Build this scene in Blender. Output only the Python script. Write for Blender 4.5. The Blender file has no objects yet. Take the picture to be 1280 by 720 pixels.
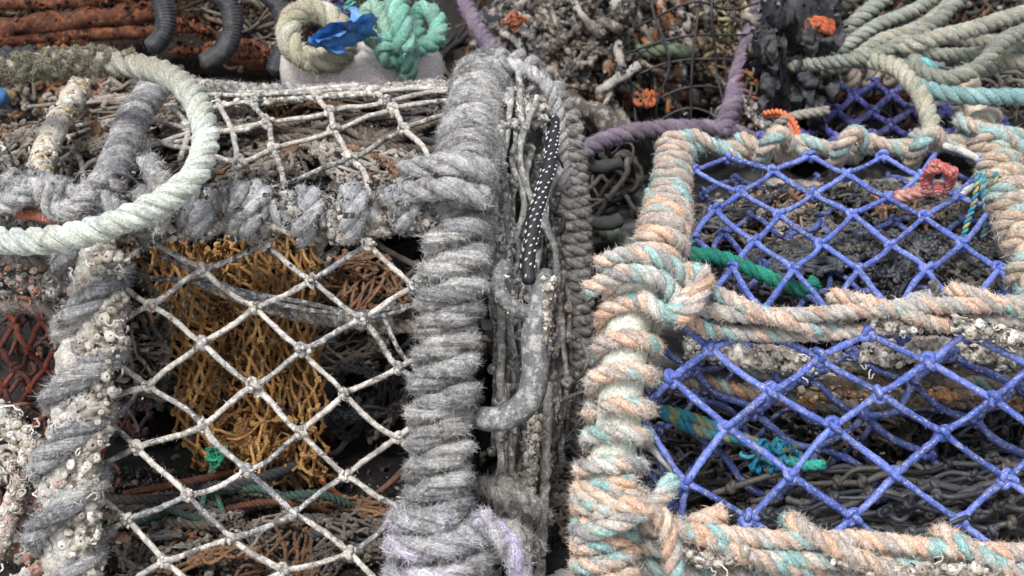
import bpy, math, random
import numpy as np
from mathutils import Vector
random.seed(7); RG = np.random.default_rng(11)
SC = bpy.context.scene; COL = SC.collection
PI = math.pi
# ------------------------------------------------------------------ camera
CAMZ, PITCH, D0, PX = 0.85, math.radians(20), 1.5, 0.0008
CAM = np.array([0., 0., CAMZ])
FWD = np.array([0., math.cos(PITCH), -math.sin(PITCH)])
UPV = np.array([0., math.sin(PITCH), math.cos(PITCH)])
RGT = np.array([1., 0., 0.])
def W(x, y, d):
    "world point seen at photo pixel x, y, lying d metres in front of the camera"
    s = PX * d / D0
    return CAM + FWD * d + RGT * ((x - 640) * s) + UPV * ((360 - y) * s)
def WP(pts): return np.array([W(*p) for p in pts])
# ------------------------------------------------------------------ noise
def _h(i, j, k, seed):
    n = (i * 374761393 + j * 668265263 + k * 2147483647 + seed * 974634777) & 0xFFFFFFFF
    n = ((n ^ (n >> 13)) * 1274126177) & 0xFFFFFFFF
    return ((n ^ (n >> 16)) & 0xFFFF) / 65535.0
def noise(P, f, seed=0):
    "value noise -1..1 at points P (n,3)"
    Q = P * f; I = np.floor(Q).astype(np.int64); F = Q - I; F = F * F * (3 - 2 * F)
    r = 0
    for a in (0, 1):
        for b in (0, 1):
            for c in (0, 1):
                w = (F[:, 0] if a else 1 - F[:, 0]) * (F[:, 1] if b else 1 - F[:, 1]) * (F[:, 2] if c else 1 - F[:, 2])
                r = r + w * _h(I[:, 0] + a, I[:, 1] + b, I[:, 2] + c, seed)
    return r * 2 - 1
def nrm(v): return v / np.maximum(np.linalg.norm(v, axis=-1, keepdims=True), 1e-9)
# ------------------------------------------------------------------ mesh collector
class MB:
    def __init__(s): s.v = []; s.f = []; s.uv = []; s.c = []; s.n = 0
    def add(s, V, F, UV, C):
        s.v.append(V); s.f.append(F + s.n); s.uv.append(UV); s.n += len(V)
        C = np.asarray(C, float)
        s.c.append(np.broadcast_to(C, (len(V), 3)) if C.ndim == 1 else C)
def frames(P):
    T = nrm(np.gradient(P, axis=0)); n = len(P); N = np.zeros_like(P)
    a = np.array([0., 0., 1.]) if abs(T[0][2]) < .9 else np.array([1., 0., 0.])
    v = a - T[0] * a.dot(T[0]); v /= np.linalg.norm(v); N[0] = v
    for i in range(1, n):
        t = T[i]; v = v - t * v.dot(t); v = v / (np.sqrt(v.dot(v)) + 1e-12); N[i] = v
    return T, N, np.cross(T, N)
def smooth(P, step, closed=False):
    "Catmull-Rom through P, resampled every step metres"
    P = np.asarray(P, float)
    if len(P) == 2: Q = P
    else:
        if closed: E = np.vstack([P[-1], P, P[0], P[1]])
        else: E = np.vstack([2 * P[0] - P[1], P, 2 * P[-1] - P[-2]])
        out = []; t = np.linspace(0, 1, 14, endpoint=False)[:, None]
        for i in range(len(E) - 3):
            a, b, c, d = E[i:i + 4]
            out.append(.5 * (2 * b + (c - a) * t + (2 * a - 5 * b + 4 * c - d) * t**2 + (3 * b - a - 3 * c + d) * t**3))
        Q = np.vstack(out + [E[-2][None]])
    L = np.r_[0, np.cumsum(np.linalg.norm(np.diff(Q, axis=0), axis=1))]
    n = max(3, int(L[-1] / step) + 1); s = np.linspace(0, L[-1], n)
    return np.stack([np.interp(s, L, Q[:, k]) for k in range(3)], 1)
def tube(m, P, r, k, C, fr=None, cap=True, lump=0, lf=120, seed=0, ridge=0, nr=7, u0=0.):
    n = len(P); r = np.broadcast_to(np.asarray(r, float), (n,)).copy()
    T, N, B = fr if fr else frames(P)
    L = np.r_[0, np.cumsum(np.linalg.norm(np.diff(P, axis=0), axis=1))] + u0
    C = np.asarray(C, float)
    if C.ndim == 1: C = np.broadcast_to(C, (n, 3))
    if cap:
        P = np.vstack([P[:1] - T[:1] * r[0] * .5, P, P[-1:] + T[-1:] * r[-1] * .5]); r = np.r_[r[0] * .05, r, r[-1] * .05]
        N = np.vstack([N[:1], N, N[-1:]]); B = np.vstack([B[:1], B, B[-1:]]); L = np.r_[L[0], L, L[-1]]; C = np.vstack([C[:1], C, C[-1:]]); n += 2
    th = np.arange(k) * 2 * PI / k
    D = np.cos(th)[None, :, None] * N[:, None] + np.sin(th)[None, :, None] * B[:, None]
    R = np.repeat(r[:, None], k, 1)
    if ridge: R = R * (1 + ridge * np.cos(nr * th[None] + (L * 5 / max(r.max(), 1e-6) * .18)[:, None]))
    V = (P[:, None] + D * R[..., None]).reshape(-1, 3)
    if lump:
        q = noise(V, lf, seed) + .5 * noise(V, lf * 2.6, seed + 1)
        V = V + D.reshape(-1, 3) * (q * lump * R.reshape(-1))[:, None]
    i = np.arange(n - 1)[:, None]; j = np.arange(k)[None]; j2 = (j + 1) % k
    F = np.stack([i * k + j, i * k + j2, (i + 1) * k + j2, (i + 1) * k + j], -1).reshape(-1, 4)
    cv = 2 * PI * float(r.max()) / k
    u = L[:, None]; a = np.broadcast_to(u[:-1], (n - 1, k)); b = np.broadcast_to(u[1:], (n - 1, k))
    v1 = np.broadcast_to(j * cv, (n - 1, k)); v2 = v1 + cv
    UV = np.stack([np.stack([a, v1], -1), np.stack([a, v2], -1), np.stack([b, v2], -1), np.stack([b, v1], -1)], 2).reshape(-1, 2)
    m.add(V, F, UV, np.repeat(C, k, 0))
    return V, D.reshape(-1, 3), np.repeat(T if not cap else np.vstack([T[:1], T, T[-1:]]), k, 0), np.repeat(C, k, 0)
def hairs(m, V, D, T, C, n, L, w=.00026, out=.6, curl=1.15, lite=1.25):
    "n frayed fibres standing off the surface points V"
    if n <= 0: return
    i = RG.integers(0, len(V), n); p = V[i] - D[i] * .0004
    d = nrm(T[i] * RG.choice([-1, 1], n)[:, None] * RG.uniform(.4, 1.2, n)[:, None] + D[i] * (out * RG.uniform(-.1, 1.1, n))[:, None] + RG.normal(0, .4, (n, 3)))
    l = L * RG.uniform(.25, 1, n)**1.6 * 1.15; s = nrm(np.cross(d, RG.normal(0, 1, (n, 3)))); bend = RG.normal(0, curl, (n, 3))
    rows = []
    q = p
    for a in range(4):
        ww = (w * (1 - a / 3.6))
        rows += [q - s * ww, q + s * ww]
        q = q + d * (l / 3)[:, None]; d = nrm(d + bend * .5 + np.array([0, 0, -.08]))
    X = np.stack(rows, 1).reshape(-1, 3)
    b = (np.arange(n) * 8)[:, None, None]; o = np.array([[0, 1, 3, 2], [2, 3, 5, 4], [4, 5, 7, 6]])[None]
    F = (b + o).reshape(-1, 4)
    UV = np.tile(np.array([[0, 0], [.0002, 0], [.0002, .004], [0, .004]]), (len(F), 1))
    c = np.clip(C[i] * lite * RG.uniform(.4, 1.75, n)[:, None], 0, .8)
    m.add(X, F, UV, np.repeat(c, 8, 0))
def ripple(P, amp, f, seed=0):
    return P + np.stack([noise(P, f, seed), noise(P, f, seed + 5), noise(P, f, seed + 9)], 1) * amp
def rope(m, pts, R, cols, lay=4.4, fuzz=1., strands=3, k=18, closed=False, lump=.13, sp=.35, fl=.9, wob=0., ridge=.05, seed=0, smoothed=False, tone=.18):
    "laid rope of twisted strands along pts, with frayed fibres"
    P = pts if smoothed else smooth(pts, R * sp, closed)
    if wob: P = ripple(P, wob, 9 / (R * 20), seed)
    T, N, B = frames(P); L = np.r_[0, np.cumsum(np.linalg.norm(np.diff(P, axis=0), axis=1))]
    ph0 = random.uniform(0, 6.28)
    for q in range(strands):
        ph = ph0 + 2 * PI * (L / (lay * R)) + 2 * PI * q / strands
        e = np.cos(ph)[:, None] * N + np.sin(ph)[:, None] * B
        Cc = P + e * R * (.50 + .05 * noise(P, 30, seed + q)[:, None])
        t = nrm(np.gradient(Cc, axis=0)); n2 = nrm(e - (e * t).sum(1, keepdims=True) * t); b2 = np.cross(t, n2)
        base = cols[:3] if len(cols) > 3 else cols; c0 = np.array(base[q % len(base)], float)
        tn = noise(P * 1., 22, seed + 31 + q) * tone + noise(P, 90, seed + 3) * tone * .5
        c1 = np.array(base[(q + 1) % len(base)], float); w = np.clip(noise(P, .42 / R, seed + q * 5 + 2) * 3 - .3, 0, 1)[:, None] * .85
        cc = np.clip((c0[None] * (1 - w) + c1[None] * w) * (1 + tn[:, None]), .004, .8)
        if len(cols) > 3:
            wp = np.clip(noise(P, .30 / R, seed + q * 11 + 40) * 7 - 1.9, 0, 1)[:, None]; cc = cc * (1 - wp) + np.array(cols[3]) * (1 + tn[:, None]) * wp
        rs = R * (.57 if strands == 3 else .62)
        V, D, TT, C = tube(m, Cc, rs, k, cc, fr=(t, n2, b2), lump=lump, lf=.55 / R, seed=seed + q * 7, ridge=ridge, nr=6, u0=q * 1.7)
        if fuzz:
            nh = int(fuzz * L[-1] * R * 1.35e6 / 3)
            hairs(m, V, D, TT, C, nh, R * fl)
    return P
def wrapped(core, cr, rr, pitch, step=None, tilt=0., jit=.1, seed=0, ph=0., gap=None):
    "helix path of a rope of radius rr wound round a core path"
    P = smooth(core, .004); T, N, B = frames(P)
    L = np.r_[0, np.cumsum(np.linalg.norm(np.diff(P, axis=0), axis=1))]
    n = int(L[-1] / pitch * 40); s = np.linspace(0, L[-1], n)
    ip = lambda A: np.stack([np.interp(s, L, A[:, k]) for k in range(3)], 1)
    p, a, b, t = ip(P), nrm(ip(N)), nrm(ip(B)), nrm(ip(T))
    one = np.stack([s * 25, s * 0 + seed * 3.7, s * 0], 1)
    th = 2 * PI * s / pitch + ph + .5 * noise(one, 1, seed)
    r = (cr + rr) * (1 + jit * noise(one, 1.7, seed + 2))
    tl = tilt * np.cos(th) + jit * pitch * .5 * noise(one, 1.1, seed + 4)
    return p + a * (np.cos(th) * r)[:, None] + b * (np.sin(th) * r)[:, None] + t * tl[:, None]
def knot(m, c, s, r, C, seed=0):
    t = np.linspace(0, 2 * PI, 30)
    K = np.stack([np.sin(t) + 2 * np.sin(2 * t), np.cos(t) - 2 * np.cos(2 * t), -np.sin(3 * t) * 1.3], 1) / 3 * s
    a = nrm(RG.normal(0, 1, 3)); M = frames(np.array([a * 0, a, a * 2.]))
    A = np.stack([M[0][0], M[1][0], M[2][0]])
    return tube(m, K @ A + c, r, 9, C, cap=False, lump=.15, lf=300)
def twine(m, A, B, r, C, sag=.03, k=9, n=16, fz=0, seed=0, lump=.16):
    L = np.linalg.norm(B - A); t = np.linspace(0, 1, n)[:, None]
    side = RG.normal(0, 1, 3) * L * sag; side[2] -= L * sag * .7
    P = A + (B - A) * t + side * np.sin(t * PI) + RG.normal(0, 1, 3) * L * sag * .4 * np.sin(t * 2 * PI)
    C = np.asarray(C)[None] * (1 + .4 * noise(P, 45, seed)[:, None] + .25 * noise(P, 160, seed)[:, None])
    x = tube(m, P, r * (1 + .13 * noise(P, 70, seed + 2)), k, np.clip(C, .004, .85), lump=lump, lf=300, seed=seed, cap=True, u0=random.random())
    if fz: hairs(m, x[0], x[1], x[2], x[3], int(fz * L * r * 2e6), r * 1.6, w=.00016)
def net(m, K, E, r, colf, ks=1.5, sag=.03, fz=0, kr=.85, knots=True):
    "K: key -> world point, E: list of key pairs; twines and a knot on every crossing"
    for a, b in E:
        if a in K and b in K: twine(m, K[a], K[b], r * random.uniform(.9, 1.08), colf((K[a] + K[b]) / 2), sag, fz=fz, seed=random.randint(0, 99))
    if knots:
        for p in K.values():
            x = knot(m, p, r * ks * random.uniform(.9, 1.2), r * kr, colf(p))
            if fz: hairs(m, x[0], x[1], x[2], x[3], int(fz * 30), r * 1.5, w=.00016)
def scribble(m, c, ext, n, L, r, cols, step=.012, k=6, turn=.13, knots=.05, basis=None):
    "n loose wandering twines inside an ellipsoid of half size ext round c"
    c = np.array(c); ext = np.array(ext)
    for i in range(int(n * 1.3)):
        p = c + ext * nrm(RG.normal(0, 1, 3)) * RG.uniform(0, 1)**.4; d = nrm(RG.normal(0, 1, 3)); pts = [p]
        for q in range(max(4, int(L * random.uniform(.25, .8) / step))):
            d = nrm(d + RG.normal(0, turn, 3) ); e_ = (p - c) / ext; l_ = np.linalg.norm(e_); d = nrm(d - e_ / ext * ext.min() * .9) if l_ > 1 else d; p = p + d * step; pts.append(p)
        C = np.array(random.choice(cols)) * random.uniform(.75, 1.25); rr = r * random.uniform(.28, .82)
        SP = smooth(pts, step * .5); CC = C[None] * (1 + .5 * noise(SP, 60, i)[:, None])
        x = tube(m, SP, rr, k, CC, lump=.3, lf=260); hairs(m, x[0], x[1], x[2], x[3], len(SP), rr * 2.2, w=.0002)
        for _ in range(int(len(pts) * knots)): knot(m, random.choice(pts), rr * 1.5, rr * .9, C)
def flakes(m, P, n, s, cols, spread, D=None):
    "n small crumpled flakes and crumbs of dried weed and shell near the points P"
    i = RG.integers(0, len(P), n); p = P[i] + RG.normal(0, 1, (n, 3)) * spread
    a = nrm(RG.normal(0, 1, (n, 3))); b_ = nrm(np.cross(a, RG.normal(0, 1, (n, 3)))); c_ = np.cross(a, b_)
    s1 = (s * RG.lognormal(-.2, .5, n))[:, None]; s2 = s1 * RG.uniform(.35, 1.1, (n, 1)); h = s1 * RG.uniform(-.6, .6, (n, 1))
    X = np.stack([p - a * s1 - b_ * s2 * .6, p + a * s1 * .9 - b_ * s2, p + a * s1 + b_ * s2 * .7 + c_ * h, p - a * s1 * .7 + b_ * s2 + c_ * h * .5, p + c_ * h * 1.2 + c_ * s1 * .35], 1).reshape(-1, 3)
    o = np.array([[0, 1, 4, 3], [1, 2, 3, 4], [0, 3, 2, 1]])[None]; F = (np.arange(n) * 5)[:, None, None] + o
    C = np.array(cols)[RG.integers(0, len(cols), n)] * RG.uniform(.5, 1.2, (n, 1))
    m.add(X, F.reshape(-1, 4), np.zeros((n * 12, 2)), np.repeat(C, 5, 0))
def litter(m, c, ext, n, s, cols):
    P = np.array(c) + np.array(ext) * nrm(RG.normal(0, 1, (400, 3))) * RG.uniform(0, 1, (400, 1))**.4
    flakes(m, P, n, s, cols, np.array(ext) * .12)
def crumple(m, c, ext, n, cell, r, cols, grid_=7, flat=.5):
    "n crumpled patches of knotted diamond net heaped in an ellipsoid"
    c = np.array(c); ext = np.array(ext)
    for i in range(n):
        o = c + ext * nrm(RG.normal(0, 1, 3)) * RG.uniform(0, 1)**.5; u = nrm(RG.normal(0, 1, 3) * np.array([1, 1, .6])); v = nrm(np.cross(u, RG.normal(0, 1, 3))); w = np.cross(u, v)
        C = np.array(random.choice(cols)) * random.uniform(.6, 1.3); sq = random.uniform(.3, .9); K = {}
        for a in range(grid_):
            for b in range(grid_): K[(a, b)] = o + u * (a - grid_ / 2) * cell + v * (b - grid_ / 2 + .5 * (a % 2)) * cell * 1.6 * sq
        P = np.array(list(K.values())); q = np.stack([noise(P, 28, i), noise(P, 28, i + 3), noise(P, 28, i + 6)], 1) * cell * 1.5 + w * (noise(P, 14, i + 9) * cell * 2.5)[:, None]; P = P + q
        e = (P - c) / ext; l = np.linalg.norm(e, axis=1, keepdims=True); P = np.where(l > 1, c + e / l * ext * (1 + (l - 1) * .15), P)
        K = dict(zip(K.keys(), P))
        for (a, b) in K:
            for t in ((a + 1, b), (a + 1, b + (1 if a % 2 else -1))):
                if t in K:
                    A, B = K[(a, b)], K[t]; M_ = (A + B) / 2 + RG.normal(0, cell * .08, 3)
                    tube(m, np.array([A, (A + M_) / 2 + RG.normal(0, cell * .02, 3), M_, B]), r * random.uniform(.8, 1.15), 6, C * random.uniform(.7, 1.3), cap=False)
            if random.random() < .6: knot(m, K[(a, b)], r * 1.5, r * .95, C)
DIRT = [(.16, .135, .11), (.08, .07, .06), (.25, .225, .2), (.04, .038, .036), (.34, .32, .3), (.12, .11, .11)]
def sticks(m, box, d, n, L, r, cols, ang=(0, 180)):
    for q in range(n):
        x, y = random.uniform(box[0], box[2]), random.uniform(box[1], box[3]); an = math.radians(random.uniform(*ang)); l = L * random.uniform(.4, 1.3); dd = random.uniform(*d)
        P = [W(x - math.cos(an) * l, y + math.sin(an) * l, dd), W(x + random.uniform(-5, 5), y + random.uniform(-5, 5), dd + random.uniform(-.03, .03)), W(x + math.cos(an) * l, y - math.sin(an) * l, dd)]
        P = smooth(P, .005); C = np.array(random.choice(cols))[None] * (1 + .6 * noise(P, 60, q)[:, None])
        V, *_ = tube(m, P, p_(r * random.uniform(.4, 1.1), dd), 9, np.clip(C, .01, .7), lump=.5, lf=110, seed=q)
        flakes(m, V, 34, .0028, cols, .003)
p_ = lambda n, d=1.5: n * PX * d / D0
MUCK = [(.15, .128, .105), (.09, .082, .075), (.21, .18, .155), (.07, .07, .078), (.27, .245, .215), (.17, .095, .055)]
def barn(m, c, d, s, C):
    "one barnacle: little cone with a crater"
    k = 7; a = np.array([0., 0, 1]) if abs(d[2]) < .9 else np.array([1., 0, 0]); n = nrm(np.cross(d, a)); b = np.cross(d, n)
    th = np.arange(k) * 2 * PI / k; V = []
    hh = RG.uniform(.45, 1.1); s = s * RG.choice([.5, .7, .9, 1.15]); of = RG.uniform(-.25, .25, (4, 1)) * s
    for rr, h in ((1.1, -.15), (.85, .35 * hh), (.5, .62 * hh), (.26, .6 * hh), (.14, .3)):
        q = rr * s * (1 + RG.uniform(-.28, .28, k))
        V.append(c + d * (h * s) + n * (np.cos(th) * q)[:, None] + b * (np.sin(th) * q)[:, None])
    V = np.vstack(V); i = np.arange(4)[:, None]; j = np.arange(k)[None]; j2 = (j + 1) % k
    F = np.stack([i * k + j, i * k + j2, (i + 1) * k + j2, (i + 1) * k + j], -1).reshape(-1, 4)
    cc = np.repeat(np.array(C)[None], len(V), 0); cc[-k:] = cc[-k:] * .35; cc[:k] *= .7; cc = cc * RG.uniform(.55, 1.12); m.add(V, F, np.zeros((len(F) * 4, 2)), cc)
BARN = [(.62, .58, .52), (.5, .46, .4), (.7, .68, .64), (.42, .37, .3), (.55, .5, .45)]
def crust(m, core, rad, n, s, cols=BARN, clump=True, worms=0, facing=True):
    "barnacles and chalky worm tubes crowded on a core path"
    P = smooth(core, .0018); C0 = np.array(cols)[RG.integers(0, len(cols), len(P))] * RG.uniform(.45, 1.1, (len(P), 1))
    q = noise(P, 90, n) * .22 + noise(P, 30, n) * .2
    V, *_ = tube(m, P, rad * (.72 + q), 26, C0, lump=.42, lf=150, seed=n)
    w1 = np.clip(noise(V, 130, 3) * 1.6 + .5, 0, 1)[:, None]; w2 = np.clip(noise(V, 420, 8) * 1.5 + .6, 0, 1)[:, None]
    m.c[-1] = (np.array(cols[0]) * w1 + np.array(cols[-1]) * .45 * (1 - w1)) * (.35 + .75 * w2)
    flakes(m, V, n * 5, s * .34, cols, s * .3)
    n = int(n * .5); worms = int(worms * .22)
    P = smooth(core, .003); T, N, B = frames(P); cen = RG.integers(0, len(P), max(1, n // 9))
    for q in range(n):
        i = int(np.clip(random.choice(list(cen)) + random.gauss(0, 5), 0, len(P) - 1)) if clump else random.randrange(len(P))
        th = random.uniform(0, 6.28); d = math.cos(th) * N[i] + math.sin(th) * B[i]
        if facing and d.dot(FWD) > .25: d = -d
        barn(m, P[i] + d * rad * random.uniform(.85, 1.05), nrm(d + RG.normal(0, .25, 3)), s * random.uniform(.5, 1.25), random.choice(cols))
    for q in range(worms // 2):
        i = random.randrange(len(P)); th = random.uniform(0, 6.28); d = math.cos(th) * N[i] + math.sin(th) * B[i]
        if d.dot(FWD) > .2: d = -d
        p = P[i] + d * rad; v = nrm(RG.normal(0, 1, 3)); pts = [p]
        for _ in range(7):
            v = nrm(v + RG.normal(0, .9, 3) - (p - P[i] - d * rad) / s * .15); p = p + v * s * .9; pts.append(p)
        tube(m, smooth(pts, s * .4), s * .2, 6, random.choice(cols))
def rod(m, pts, r, C, k=14, lump=.12, lf=60, seed=0, step=None):
    return tube(m, smooth(pts, step or r * .5), r, k, C, lump=lump, lf=lf, seed=seed)
def blob(m, c, ext, C, amp=.2, f=14, nu=90, nv=60, seed=0):
    "a crumpled closed lump"
    u, v = np.meshgrid(np.linspace(0, 2 * PI, nu, endpoint=False), np.linspace(.02, PI - .02, nv), indexing='ij')
    D = np.stack([np.cos(u) * np.sin(v), np.sin(u) * np.sin(v), np.cos(v)], -1).reshape(-1, 3)
    V = np.array(c) + D * np.array(ext)
    q = noise(V, f, seed) + .5 * noise(V, f * 2.3, seed + 1) + .3 * noise(V, f * 5, seed + 2)
    V = V + D * np.array(ext) * (amp * q)[:, None]
    i = np.arange(nu)[:, None]; j = np.arange(nv - 1)[None]; i2 = (i + 1) % nu
    F = np.stack([i * nv + j, i * nv + j + 1, i2 * nv + j + 1, i2 * nv + j], -1).reshape(-1, 4)[:, ::-1]
    m.add(V, F, np.zeros((len(F) * 4, 2)), C)
# ------------------------------------------------------------------ linking
def tag(o, label=None, cat=None, group=None, kind=None):
    for k_, v_ in (('label', label), ('category', cat), ('group', group), ('kind', kind)):
        if v_: o[k_] = v_
    return o
def build(name, m, mat, parent=None, label=None, cat=None, group=None, kind=None):
    V = np.vstack(m.v).astype(np.float32); F = np.vstack(m.f).astype(np.int32); UV = np.vstack(m.uv).astype(np.float32)
    root = parent
    while root is not None and root.parent is not None: root = root.parent
    if root is None: org = np.array([V[:, 0].mean(), V[:, 1].mean(), V[:, 2].min()])
    else: org = np.array(root.location)
    V = V - org
    me = bpy.data.meshes.new(name); me.vertices.add(len(V)); me.vertices.foreach_set('co', V.ravel().astype(np.float32))
    me.loops.add(F.size); me.loops.foreach_set('vertex_index', F.ravel())
    me.polygons.add(len(F)); me.polygons.foreach_set('loop_start', np.arange(len(F), dtype=np.int32) * 4)
    me.polygons.foreach_set('loop_total', np.full(len(F), 4, np.int32))
    me.update(calc_edges=True)
    me.polygons.foreach_set('use_smooth', np.ones(len(F), bool))
    uv = me.uv_layers.new(name='UVMap'); uv.data.foreach_set('uv', UV.ravel())
    a = me.color_attributes.new('tint', 'FLOAT_COLOR', 'POINT'); C = np.vstack(m.c); C = np.c_[C, np.ones(len(C))].astype(np.float32)
    a.data.foreach_set('color', C.ravel()); me.materials.append(mat); me.update()
    o = bpy.data.objects.new(name, me); COL.objects.link(o)
    if parent is not None: o.parent = parent
    else: o.location = org
    return tag(o, label, cat, group, kind)
def thing(name, loc, label, cat, group=None):
    o = bpy.data.objects.new(name, None); COL.objects.link(o); o.location = loc; o.empty_display_size = .05
    return tag(o, label, cat, group)
# ------------------------------------------------------------------ materials
def material(name, rough=.85, fibre=(45, 950), fb=.5, mott=.35, dirt=(.10, .085, .07), dirt_amt=.3, bleach=None, bl_amt=0, bump=.4, bdist=.0006,
             flecks=None, fl_amt=.6, metallic=0, sheen=0, spec=.3, nf=70, seed=0, grit=.4):
    M = bpy.data.materials.new(name); M.use_nodes = True; nt = M.node_tree; N = nt.nodes; K = nt.links.new
    bs = N['Principled BSDF']; bs.inputs['Roughness'].default_value = rough; bs.inputs['Metallic'].default_value = metallic
    bs.inputs['Specular IOR Level'].default_value = spec
    if sheen: bs.inputs['Sheen Weight'].default_value = sheen; bs.inputs['Sheen Roughness'].default_value = .5
    at = N.new('ShaderNodeAttribute'); at.attribute_name = 'tint'
    geo = N.new('ShaderNodeNewGeometry')
    def nz(vec, scale, det=4, rg=.6):
        n = N.new('ShaderNodeTexNoise'); n.inputs['Scale'].default_value = scale; n.inputs['Detail'].default_value = det; n.inputs['Roughness'].default_value = rg; K(vec, n.inputs['Vector']); return n.outputs['Fac']
    def ramp(f, a, b):
        r = N.new('ShaderNodeMapRange'); r.inputs['From Min'].default_value = a; r.inputs['From Max'].default_value = b; r.clamp = True; K(f, r.inputs['Value']); return r.outputs['Result']
    def mix(f, a, b, mode='MIX'):
        x = N.new('ShaderNodeMix'); x.data_type = 'RGBA'; x.blend_type = mode
        if isinstance(f, float): x.inputs['Factor'].default_value = f
        else: K(f, x.inputs['Factor'])
        for s, v in ((6, a), (7, b)):
            if isinstance(v, tuple): x.inputs[s].default_value = (*v, 1)
            else: K(v, x.inputs[s])
        return x.outputs[2]
    def mul(f, k):
        x = N.new('ShaderNodeMath'); x.operation = 'MULTIPLY'; K(f, x.inputs[0]); x.inputs[1].default_value = k; return x.outputs[0]
    pos = N.new('ShaderNodeVectorMath'); pos.operation = 'ADD'; pos.inputs[1].default_value = (seed * 1.3, seed * .7, 0); K(geo.outputs['Position'], pos.inputs[0]); pv = pos.outputs[0]
    big = nz(pv, nf, 5); fine = nz(pv, max(380, nf * 6), 5, .75)
    col = at.outputs['Color']
    if fibre:
        uv = N.new('ShaderNodeUVMap'); mp = N.new('ShaderNodeMapping'); mp.inputs['Scale'].default_value = (fibre[0], fibre[1], 1); K(uv.outputs[0], mp.inputs[0])
        fn = nz(mp.outputs[0], 1, 3, .65)
        fr = ramp(fn, .3, .7); col = mix(fr, mix(1., col, (1 - mott, 1 - mott, 1 - mott), 'MULTIPLY'), mix(1., col, (1 + mott * .8, 1 + mott * .8, 1 + mott * .8), 'MULTIPLY'))
    else: fn = fine
    col = mix(mul(ramp(big, .5, .72), dirt_amt), col, dirt)
    if bleach: col = mix(mul(ramp(nz(pv, nf * 2.3, 6, .7), .55 - .06, .60), bl_amt), col, bleach)
    g1 = ramp(fine, .36, .64); col = mix(g1, mix(1., col, (1 - grit,) * 3, 'MULTIPLY'), mix(1., col, (1 + grit * .75,) * 3, 'MULTIPLY'))
    if flecks:
        m2 = N.new('ShaderNodeMapping'); m2.inputs['Scale'].default_value = (190, 620, 1); uv2 = N.new('ShaderNodeUVMap'); K(uv2.outputs[0], m2.inputs[0])
        vo = N.new('ShaderNodeTexVoronoi'); vo.inputs['Scale'].default_value = 1; K(m2.outputs[0], vo.inputs['Vector'])
        g = N.new('ShaderNodeMath'); g.operation = 'LESS_THAN'; K(vo.outputs['Distance'], g.inputs[0]); g.inputs[1].default_value = .33
        sx = N.new('ShaderNodeSeparateColor'); K(vo.outputs['Color'], sx.inputs[0])
        h = N.new('ShaderNodeMath'); h.operation = 'GREATER_THAN'; K(sx.outputs[0], h.inputs[0]); h.inputs[1].default_value = fl_amt
        gg = N.new('ShaderNodeMath'); gg.operation = 'MULTIPLY'; K(g.outputs[0], gg.inputs[0]); K(h.outputs[0], gg.inputs[1])
        col = mix(gg.outputs[0], col, flecks)
    K(col, bs.inputs['Base Color'])
    ad = N.new('ShaderNodeMath'); ad.operation = 'ADD'; K(mul(fn, fb), ad.inputs[0]); K(mul(fine, 1 - fb), ad.inputs[1])
    bp = N.new('ShaderNodeBump'); bp.inputs['Strength'].default_value = bump; bp.inputs['Distance'].default_value = bdist; K(ad.outputs[0], bp.inputs['Height']); K(bp.outputs[0], bs.inputs['Normal'])
    return M
ROPE = material('weathered_rope', .95, mott=.6, dirt=(.085, .075, .065), dirt_amt=1., bleach=(.6, .58, .55), bl_amt=.35, bump=1., bdist=.002, sheen=.1, spec=.1)
ROPE_CLEAN = material('pale_rope', .9, mott=.45, dirt=(.2, .17, .12), dirt_amt=.6, bump=1., bdist=.0016, sheen=.1, spec=.12, nf=45)
PEACH = material('mixed_rope', .9, mott=.5, dirt=(.22, .16, .12), dirt_amt=.6, bleach=(.66, .58, .5), bl_amt=.35, bump=1., bdist=.0016, sheen=.1, spec=.12)
DARKROPE = material('dark_rope', .9, mott=.4, dirt=(.05, .045, .04), dirt_amt=.6, bump=.8, bdist=.001, spec=.2)
BLUE = material('blue_twine', .55, fibre=(220, 1100), mott=.22, dirt=(.06, .05, .16), dirt_amt=.3, bump=.55, bdist=.0006, flecks=(.36, .36, .27), fl_amt=.7, spec=.3, bleach=(.36, .37, .48), bl_amt=.35)
GREYNET = material('bleached_twine', .85, fibre=(110, 1000), mott=.4, dirt=(.07, .068, .07), dirt_amt=1.3, bleach=(.72, .68, .62), bl_amt=.6, bump=.7, bdist=.0008, spec=.2, nf=60)
ORANGE = material('ochre_twine', .85, fibre=(110, 1000), mott=.35, dirt=(.1, .06, .03), dirt_amt=.45, bump=.6, spec=.2)
SHELL = material('barnacle_shell', .8, fibre=None, dirt=(.2, .17, .13), dirt_amt=.6, bump=.7, bdist=.001, nf=220, spec=.3)
RUST = material('rusty_iron', .85, fibre=None, dirt=(.022, .014, .012), dirt_amt=1.2, bleach=(.3, .11, .045), bl_amt=.5, bump=.9, bdist=.002, nf=45, spec=.3)
PIPE = material('crusted_pipe', .75, fibre=None, dirt=(.42, .40, .3), dirt_amt=.5, bleach=(.72, .72, .66), bl_amt=.5, bump=.8, bdist=.0015, nf=60)
PLASTIC = material('old_plastic', .45, fibre=None, dirt=(.3, .27, .23), dirt_amt=.35, bump=.25, bdist=.0008, nf=28, spec=.4)
HOOKM = material('grey_hook_plastic', .6, fibre=None, dirt=(.09, .093, .10), dirt_amt=.8, bleach=(.55, .53, .5), bl_amt=.5, bump=.6, bdist=.0008, nf=38)
BUNGEE = material('bungee_sheath', .6, fibre=(400, 3000), mott=.15, dirt=(.03, .03, .03), dirt_amt=.2, bump=.4, spec=.4)
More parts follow.
